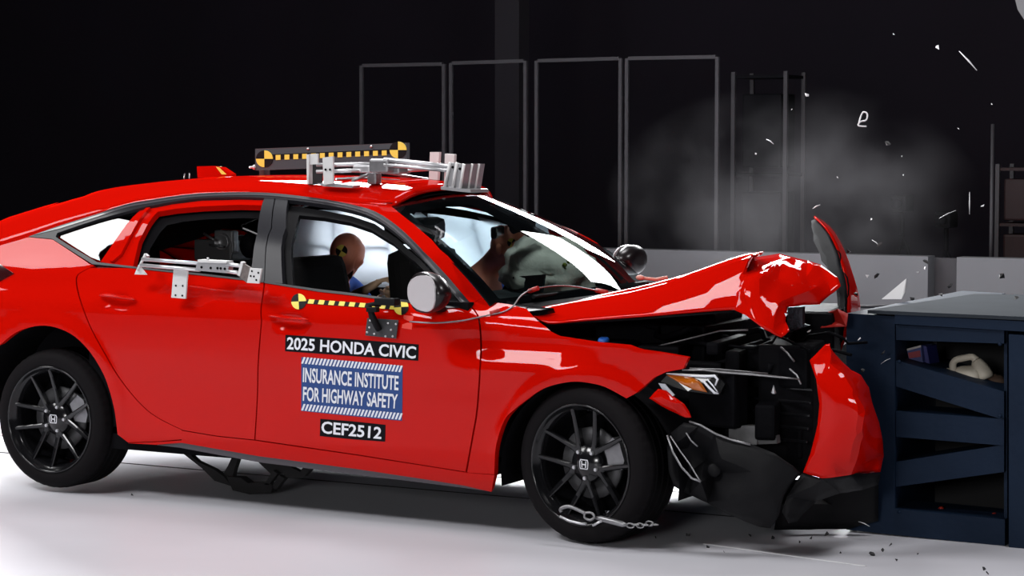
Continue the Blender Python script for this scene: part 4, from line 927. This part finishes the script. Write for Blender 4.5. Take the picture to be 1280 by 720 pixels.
dr = empty('door_camera_arm', tuple(atY(225, 373, -.93)), 'silver metal camera arm hung across the open rear window', 'bracket')
def R2(name, pts, r, mt=WMET): return rod(name, pts, r, mt, dr)
R2('rod', [(178, 324, -.96), (252, 329.5, -.97)], .0085, ALU); R2('rod', [(176, 331.5, -.96), (250, 337.5, -.97)], .0085, ALU)
R2('rod', [(284, 330.5, -.98), (302, 332.5, -.98)], .0085, ALU); R2('rod', [(284, 339, -.98), (300, 341.5, -.98)], .0085, ALU)
pplate('clamp_block', [(247, 326), (287, 329), (284, 341.5), (244, 338)], -.985, (0, .035, 0), ALU, dr)
pplate('clamp_cap', [(247, 324.5), (283, 326.5), (283, 329), (247, 328)], -.99, (0, .05, 0), WMET, dr); m = MB(); m.tube([atY(260, 325, -.97), atY(260, 322, -.97)], .006, 8); m.build('bolt', ALU, dr)
for x, y in ((252, 334), (263.5, 335), (272, 335.3), (276, 335.6), (281, 336)): q = atY(x, y, -.985); m = MB(); m.lathe([(0, .002), (.006, .002), (.006, 0)], q, (0, -1, 0), 10); m.build('hole', VOID, dr)
lg = pplate('hanging_plate', [(217, 335), (234.5, 337), (232, 373.5), (214, 372)], -.945, (0, .008, 0), WMET, dr)
for x, y in ((220, 357), (228.5, 357.3), (219.5, 369), (228, 369.5)): q = atY(x, y, -.945); m = MB(); m.lathe([(0, .002), (.0045, .002), (.0045, 0)], q, (0, -1, 0), 8); m.build('hole', VOID, lg)
pplate('corner_plate', [(173, 331), (183, 343.5), (168, 343)], -.93, (0, .008, 0), WMET, dr); R2('strut', [(182, 317.5, -.93), (172, 338, -.94)], .006, WMET); pplate('tab', [(180, 317), (184, 320), (182, 324), (178, 323)], -.92, (0, .02, 0), ALU, dr)
pplate('mottled_plate', [(302, 328), (314, 335), (308.5, 353.5), (297.5, 345)], -.985, (0, .008, 0), mat('mottled_metal', (.20, .17, .16), .5, metal=.5, var=.6, vscale=60), dr)
pplate('edge', [(301, 327), (304, 328), (299.5, 345), (296.5, 344)], -.99, (0, .02, 0), WMET, dr)
wp_ = pplate('white_plate', [(312.5, 335), (327, 336), (323.5, 354.5), (308.5, 353.5)], -.99, (0, .008, 0), WMET, dr)
for x, y in ((315, 339), (323, 341), (313.5, 345), (317.5, 345.5), (320.5, 350)): q = atY(x, y, -.99); m = MB(); m.lathe([(0, .002), (.0045, .002), (.0045, 0)], q, (0, -1, 0), 8); m.build('hole', VOID, wp_)

# roof antenna fin (red with a yellow stripe) of the car, and a small cable bracket
fin = MB(); fin.prism([atY(247, 222, 0), atY(246, 208, 0), atY(262, 207.5, 0), (atY(276, 209, 0)), atY(289, 217.5, 0), atY(289, 222, 0)], Vector((0, .04, 0))); fo = fin.build('antenna_fin', RED, CAR)
m = MB(); m.prism([atY(270, 208.5, -.002), atY(274, 209.5, -.002), atY(283, 218, -.002), atY(277, 218, -.002)], Vector((0, .043, .001))); m.build('stripe', YEL, fo)
m = MB(); m.tube([atY(230, 224, 0), atY(231, 217, 0)], .003, 5); m.tube([atY(237, 223, 0), atY(237, 217, 0)], .003, 5); m.build('cable_clip', FRM, CAR)

# ---------------------------------------------------------------- things below and beside the car
ST = empty('ratchet_strap', tuple(atY(300, 612, -.5)), 'black webbing strap and buckles hanging under the middle of the car', 'strap')
STM = mat('black_webbing', (.010, .009, .010), .8)
def sp(name, pts, Y=-.5, d=.03): m = MB(); m.prism([atY(*p, Y) for p in pts], Vector((0, d, 0))); return m.build(name, STM, ST)
sp('webbing', [(221, 561), (230, 561), (247, 577), (268, 587), (280, 596), (290, 608), (268, 601), (252, 585)]); sp('webbing', [(291, 569), (299, 569), (293, 586), (289, 605), (277, 596), (285, 582)], -.48)
sp('buckle', [(283, 596), (300, 597), (310, 604), (331, 603), (342, 607), (338, 616), (312, 618), (291, 613)], -.5, .05)
sp('brace', [(318, 573), (328, 574), (341, 587), (340, 594)], -.46); sp('brace', [(341, 588), (347, 592), (336, 606), (330, 606)], -.5); sp('brace', [(348, 594), (356, 598), (345, 612), (339, 610)], -.5); sp('brace', [(330, 575), (352, 579), (358, 590), (344, 596), (338, 586)], -.47)
sp('hook', [(350, 582), (362, 583), (375, 590), (381, 581), (391, 584), (380, 596), (373, 598), (357, 597)], -.48)
CHN = empty('chain_hook', tuple(atZ(745, 668, 0)), 'steel hook and short chain hanging across the front wheel rim', 'chain')
def ct(name, pts, r, mt=STEEL, closed=False): m = MB(); m.tube([atY(*p) for p in pts], r, 8); return m.build(name, mt, CHN)
Yh = -.965
ct('hook', [(*p, Yh) for p in cr([(702, 640), (701, 636), (711, 633), (724, 638), (732, 642)], 4)], .0075); ct('gate', [(700, 645.5, Yh), (712, 651, Yh), (724, 654, Yh), (733, 655, Yh)], .0055, ALU)
ct('ring', [(*p, Yh-.01) for p in cr([(731, 641), (739, 641), (743, 646), (738, 650), (731, 647), (731, 641)], 4)], .005); ct('turnbuckle', [(743, 647, Yh), (752, 648.5, Yh), (778, 655, Yh), (784, 656.5, Yh)], [.004, .012, .012, .005])
ct('pin', [(741, 657, Yh-.02), (752, 651, Yh-.02)], .005, ALU)
for k in range(6):
    x = 788+6*k; y = 657-.4*k; q = atY(x, y, Yh+.01*k); ring = []
    for t in range(13):
        a = 2*pi*t/12; ring.append(q+Vector((.016*cos(a), .009*sin(a)*(k % 2), .009*sin(a)*(1-k % 2)+.003*sin(k*2))))
    m = MB(); m.tube(ring, .0032, 6, caps=False); m.build('link', STEEL, CHN)

# ---------------------------------------------------------------- barrier
BX = empty('crash_barrier', (1.9, .8, 0), 'dark blue steel crash barrier with wedge-shaped openings at the right', 'barrier')
def bp(name, pts, Y=-.10, d=.25, mt=BARR, bev=0):
    m = MB(); m.prism([atY(*p, Y) for p in pts], Vector((0, d, 0))); return m.build(name, mt, BX)
ztop = atY(1075, 391, -.1).z; x0 = atY(1040, 389, -.1).x
bp('end_post', [(1058, 391.5), (1118.5, 395.5), (1118.5, 668.5), (1058, 662)], -.10, 1.6)
bp('upper_rail', [(1120, 406), (1255, 413.5), (1255, 429.5), (1120, 425)], -.10, .25); bp('cap_rail', [(1118.5, 393), (1340, 405), (1340, 418), (1118.5, 405)], -.115, .3)
bp('beam', [(1120, 450.5), (1255, 489.5), (1255, 525), (1120, 483)], -.09); bp('beam', [(1120, 514), (1255, 524), (1255, 557), (1120, 546)], -.095)
bp('beam', [(1120, 577.5), (1255, 556), (1255, 590), (1120, 608.5)], -.09); bp('bottom_rail', [(1118.5, 636), (1256, 649.5), (1256, 682.5), (1118.5, 668.5)], -.10)
bp('side_post', [(1255, 414), (1259, 414), (1259, 684), (1255, 683)], -.06, .3); bp('side_plate', [(1261, 418), (1340, 423), (1340, 692), (1261, 684)], -.12, 1.6)
for k, (y, dx) in enumerate(((452, 1124), (520, 1250), (430, 1250), (640, 1124))):
    q = atY(dx, y, -.10); m = MB(); m.lathe([(0, .006), (.007, .005), (.008, 0)], q, (0, -1, 0), 8); m.build('bolt', BARR, BX)
m = MB(); pL = atY(1118, 668, -.1); pR = atY(1256, 682, -.1)
m.box(((pL.x+pR.x)/2, .45, .40), (pR.x-pL.x, .04, .80)); m.build('back_plate', mat('shaded_recess', (.004, .004, .005), .8), BX)  # near-black plate, the shade inside the openings is in its colour
for zz, nm in ((.64, 'shelf'),):
    p = atY(1120, 452, .0); q = atY(1255, 492, .0); m = MB(); m.prism([p, q, q-Vector((0, 0, .02)), p-Vector((0, 0, .02))], Vector((0, .42, 0))); m.build(nm, BARR, BX)
xr = atY(1340, 405, -.1).x+.6
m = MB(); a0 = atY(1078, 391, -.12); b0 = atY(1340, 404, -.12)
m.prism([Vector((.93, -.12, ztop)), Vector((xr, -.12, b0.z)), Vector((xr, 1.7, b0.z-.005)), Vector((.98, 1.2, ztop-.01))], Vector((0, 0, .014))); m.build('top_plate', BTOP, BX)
m = MB(); m.tube([atY(1003, 383, .6), atY(1090, 383.5, .75), atY(1195, 376, .9)], .008, 6); m.build('top_rod', FRM, BX)
m = MB(); rngb = random.Random(3); hx = 0
vs = []; 
for i in range(7):
    for j in range(9): vs.append((.90+.05*rngb.random()-.04*i/6, -.02+.2*j, .12+.1*i+.02*rngb.random()))
m.add(vs, [(i*9+j, i*9+j+1, (i+1)*9+j+1, (i+1)*9+j) for i in range(6) for j in range(8)]); o = m.build('honeycomb_face', HONEY, BX); md = o.modifiers.new('t', 'SOLIDIFY'); md.thickness = .05
bp('top_rod', [(1170, 377), (1182, 375), (1186, 377), (1174, 379)], .7, .02, FRM)

# things lying in the barrier
JUG = mat('dirty_white_plastic', (.60, .55, .45), .5, var=.25, vscale=14)
Yj = .02
JG = empty('plastic_jug', tuple(atY(1215, 479, Yj)), 'dirty white plastic jug lying in the top opening of the barrier', 'jug')
m = MB(); m.tube([atY(*p, Yj+.06) for p in cr([(1193, 467), (1203, 469), (1216, 471), (1228, 472)], 3)], [.022, .030, .036, .040, .043, .046, .048, .048, .044, .034], 16)
m.tube([atY(*p, Yj+.06) for p in cr([(1219, 449), (1224, 458), (1229, 467), (1232, 474)], 3)], [.014, .022, .028, .032, .034, .036, .037, .038, .036, .030], 14); m.build('body', JUG, JG)
m = MB(); m.tube([atY(*p, Yj+.045) for p in cr([(1192, 466), (1191, 456), (1195, 450), (1205, 447.5), (1215, 446), (1220, 450)], 3)], [.016, .0155, .015, .015, .0145, .014, .014, .014, .014, .014, .014, .014, .0145, .015, .016, .017], 12); m.build('handle', JUG, JG)
m = MB(); m.lathe([(0, .02), (.018, .02), (.020, .0)], atY(1189, 466, Yj+.05), (-1, -.3, .1), 16); m.build('cap', JUG, JG)
BXo = empty('small_carton', tuple(atY(1148, 458, .05)), 'small red and blue carton leaning in the top opening of the barrier', 'carton')
m = MB(); m.prism([atY(*p, .04) for p in [(1133.5, 436), (1151, 431.5), (1154, 456), (1137, 453)]], Vector((.02, .09, 0))); m.build('box', mat('carton_blue', (.03, .04, .14), .6), BXo)
m = MB(); m.prism([atY(*p, .038) for p in [(1135, 441), (1150, 438), (1151, 446), (1136.5, 448)]], Vector((0, .002, 0))); m.build('red_panel', mat('carton_red', (.22, .02, .03), .6), BXo)
m = MB(); m.prism([atY(*p, .038) for p in [(1133.5, 436), (1151, 431.5), (1151.3, 434), (1134, 438.5)]], Vector((0, .002, 0))); m.build('pale_edge', mat('carton_grey', (.35, .33, .32), .6), BXo)
m = MB(); m.prism([atY(*p, .06) for p in [(1152, 432), (1158, 433), (1163, 459), (1155, 457)]], Vector((.01, .10, 0))); m.build('blue_flap', mat('flap_blue', (.012, .015, .12), .6), BXo)
m = MB(); m.tube([atY(1166, 461, .02), atY(1178, 464.5, .02), atY(1191, 468, .02)], [.008, .010, .007], 8); tag(m.build('yellow_stick', mat('yellow_stick', (.55, .42, .06), .5)), 'yellow stick lying between the carton and the plastic jug', 'stick')
m = MB(); m.ball(atY(1243, 478, .12), (.05, .05, .035), 16, 10, fn=crum); tag(m.build('crumpled_rag', mat('brown_rag', (.10, .06, .04), .9)), 'brown crumpled rag right of the plastic jug', 'rag')
for x, y, l in ((1177, 637, 'small red lamp at the bottom left of the lowest barrier opening'), (1243, 645, 'small red lamp at the bottom right of the lowest barrier opening')):
    m = MB(); m.lathe([(0, .02), (.012, .014), (.016, 0), (0, 0)], atY(x, y, .02), (0, -1, 0), 12); tag(m.build('red_lamp', mat('red_lamp', (.30, .02, .01), .4)), l, 'lamp')

# ---------------------------------------------------------------- debris caught in mid-air and on the floor
FLK = mat('pale_fragment', (.75, .75, .78), .4); BFR = mat('black_fragment', (.01, .01, .012), .5)
def flake(px, py, Y, r, seed, mt):
    rr = random.Random(seed); c = atY(px, py, Y) if Y is not None else None
    if c is None: c = atZ(px, py, .006)
    pts = [Vector((rr.uniform(-1, 1), rr.uniform(-.5, .5), rr.uniform(-1, 1)))*r for _ in range(7)]
    bm = bmesh.new(); [bm.verts.new(p+c) for p in pts]; bmesh.ops.convex_hull(bm, input=bm.verts[:]); 
    me = bpy.data.meshes.new('fragment'); bm.to_mesh(me); bm.free(); return put('plastic_fragment', me, mt)
air = [(1117, 43, .6, .007), (1172, 59, .4, .011), (1008, 118, .5, .010), (945, 192, .6, .006), (1228, 257, .4, .009), (1084, 346, .2, .009), (1147, 341, .2, .010), (1157, 335, .2, .007), (1011, 413, -.4, .012), (1074, 423, -.3, .011), (982, 394.5, -.75, .010), (1047, 222, .3, .005), (990, 137, .5, .005), (1240, 130, .4, .005), (1198, 161, .5, .005), (1089, 274, .3, .005), (1127, 195, .4, .004), (1129, 219, .4, .004)]
UA = {1: 'pale fragment flying just left of the long white sliver', 2: 'pale fragment in the air between screens and looped wire', 4: 'pale fragment flying in front of the dark wall near the thin pole', 5: 'pale fragment right of the upright torn fender', 6: 'pale fragment in front of the partition above the white shard', 8: 'pale fragment in front of the engine bay below the crumpled hood', 9: 'pale fragment flying just right of the torn fender foot', 10: 'pale fragment lying against the folded hood tip'}
for i, (x, y, Y, r) in enumerate(air): tag(flake(x, y, Y, r, i, FLK), UA.get(i, 'tiny pale plastic fragment flying in the air'), 'debris', 'pale fragments flying above the barrier')
drk = [(1157, 328, .2), (1188, 358, .1), (1100, 306, .3), (1141, 375, .2), (1175, 368, .5), (1270, 372, .3), (1110, 180, .5), (1096, 345, .1), (1060, 314, .2), (1070, 369, -.2), (1103, 440, -.2), (1078, 463, -.3), (1252, 345, .3)]
for i, (x, y, Y) in enumerate(drk): tag(flake(x, y, Y, .013, 50+i, BFR), 'small black fragment flying in the air', 'debris', 'black fragments flying around the barrier')
gf = [(1075, 663, .02), (1090, 693, .014), (1103, 688, .010), (1113, 681, .008), (1063, 660, .012), (1014, 672, .010), (1000, 677, .010), (966, 672, .012), (938, 670, .010), (1230, 711, .010), (1234, 716, .008), (1033, 668, .014), (885, 683, .010), (860, 668, .009), (1120, 700, .007), (1147, 693, .006), (1050, 690, .006), (905, 690, .006), (165, 618, .007), (820, 672, .008)]
UG = {0: 'pale grey fragment on the floor at the foot of the barrier end post', 1: 'round black fragment on the floor in front of the barrier', 9: 'black fragment on the floor at the bottom right corner', 18: 'tiny black fragment on the floor in front of the rear wheel'}
for i, (x, y, r) in enumerate(gf): tag(flake(x, y, None, r, 90+i, mat('grey_fragment', (.3, .3, .31), .5) if i == 0 else BFR), UG.get(i, 'small black fragment lying on the pale floor'), 'debris', 'fragments scattered on the floor')
def sliver(p, q, Y, r, label, mt=FLK):
    a = atY(*p, Y); b2 = atY(*q, Y); m = MB(); m.tube([a, a.lerp(b2, .5)+Vector((0, 0, .003)), b2], [r*.4, r, r*.5], 6, flat=.4); tag(m.build('plastic_sliver', mt), label, 'debris')
sliver((1199, 64), (1221, 88), .5, .008, 'long white sliver flying at the upper right'); sliver((1174, 273), (1195, 263), .4, .004, 'thin pale sliver flying beside the far tripod')
sliver((958, 174), (967, 180), .6, .006, 'short white sliver flying above the smoke'); sliver((1016, 261), (1025, 256), .2, .006, 'short white sliver just above the upright fender')
sliver((1101, 455), (1113, 448), -.15, .003, 'thin pale sliver in front of the barrier end post'); sliver((1212, 240), (1212, 268), 1.2, .003, 'thin upright pale rod behind the barrier')
sliver((1090, 300), (1099, 307), .3, .004, 'star-shaped pale fragment above the barrier top'); sliver((1073, 652), (1087, 658), -.25, .004, 'pale sliver at the foot of the barrier end post')
m = MB(); pts = [atY(*p, .5) for p in cr([(1073, 156), (1078, 141), (1084, 142), (1083, 150), (1076, 152), (1073, 157), (1083, 158)], 4)]; m.tube(pts, .0035, 6); tag(m.build('wire_loop', FLK), 'small looped pale wire flying high above the barrier', 'wire')
m = MB(); m.prism([atY(1102, 374, .7), atY(1133, 348, .75), atY(1131, 366, .72), atY(1127, 374, .7)], Vector((0, .012, .002))); tag(m.build('white_shard', mat('white_shard', (.62, .62, .63), .6)), 'white triangular shard standing on the barrier top', 'debris')
m = MB(); m.prism([atY(1267, -8, .4), atY(1290, -8, .4), atY(1290, 28, .4), atY(1281, 26, .4), atY(1272, 12, .4)], Vector((0, .03, 0))); tag(m.build('grey_panel', mat('grey_panel', (.22, .22, .23), .6)), 'grey panel corner at the upper right edge of the picture', 'panel')

# ---------------------------------------------------------------- smoke
sm = bpy.data.materials.new('smoke'); sm.use_nodes = True; nt = sm.node_tree; nt.nodes.clear()
out = nt.nodes.new('ShaderNodeOutputMaterial'); pv = nt.nodes.new('ShaderNodeVolumePrincipled'); pv.inputs['Color'].default_value = (.85, .83, .88, 1)
tc = nt.nodes.new('ShaderNodeTexCoord'); nz = nt.nodes.new('ShaderNodeTexNoise'); nz.inputs['Scale'].default_value = 2.3; nz.inputs['Detail'].default_value = 4; nz.inputs['Roughness'].default_value = .55
mr = nt.nodes.new('ShaderNodeMapRange'); mr.inputs[1].default_value = .42; mr.inputs[2].default_value = .72; mr.inputs[3].default_value = 0; mr.inputs[4].default_value = 1
mp = nt.nodes.new('ShaderNodeMapping'); mp.inputs['Scale'].default_value = (1/1.05, 1/.6, 1/.62)
ln = nt.nodes.new('ShaderNodeVectorMath'); ln.operation = 'LENGTH'; fo_ = nt.nodes.new('ShaderNodeMapRange'); fo_.inputs[1].default_value = .35; fo_.inputs[2].default_value = 1; fo_.inputs[3].default_value = 1; fo_.inputs[4].default_value = 0
ml = nt.nodes.new('ShaderNodeMath'); ml.operation = 'MULTIPLY'; m2 = nt.nodes.new('ShaderNodeMath'); m2.operation = 'MULTIPLY'; m2.inputs[1].default_value = .19
nt.links.new(tc.outputs['Object'], nz.inputs['Vector']); nt.links.new(nz.outputs['Fac'], mr.inputs[0]); nt.links.new(tc.outputs['Object'], mp.inputs['Vector']); nt.links.new(mp.outputs[0], ln.inputs[0])
nt.links.new(ln.outputs['Value'], fo_.inputs[0]); nt.links.new(fo_.outputs[0], ml.inputs[0]); nt.links.new(mr.outputs[0], ml.inputs[1]); nt.links.new(ml.outputs[0], m2.inputs[0]); nt.links.new(m2.outputs[0], pv.inputs['Density']); nt.links.new(pv.outputs[0], out.inputs['Volume'])
q = atY(985, 250, 2.2); m = MB(); m.ball(q, (1.05, .6, .62), 24, 14); so = m.build('smoke_cloud', sm, origin=q); tag(so, 'thin grey smoke drifting above the crumpled hood', 'smoke'); so['kind'] = 'stuff'
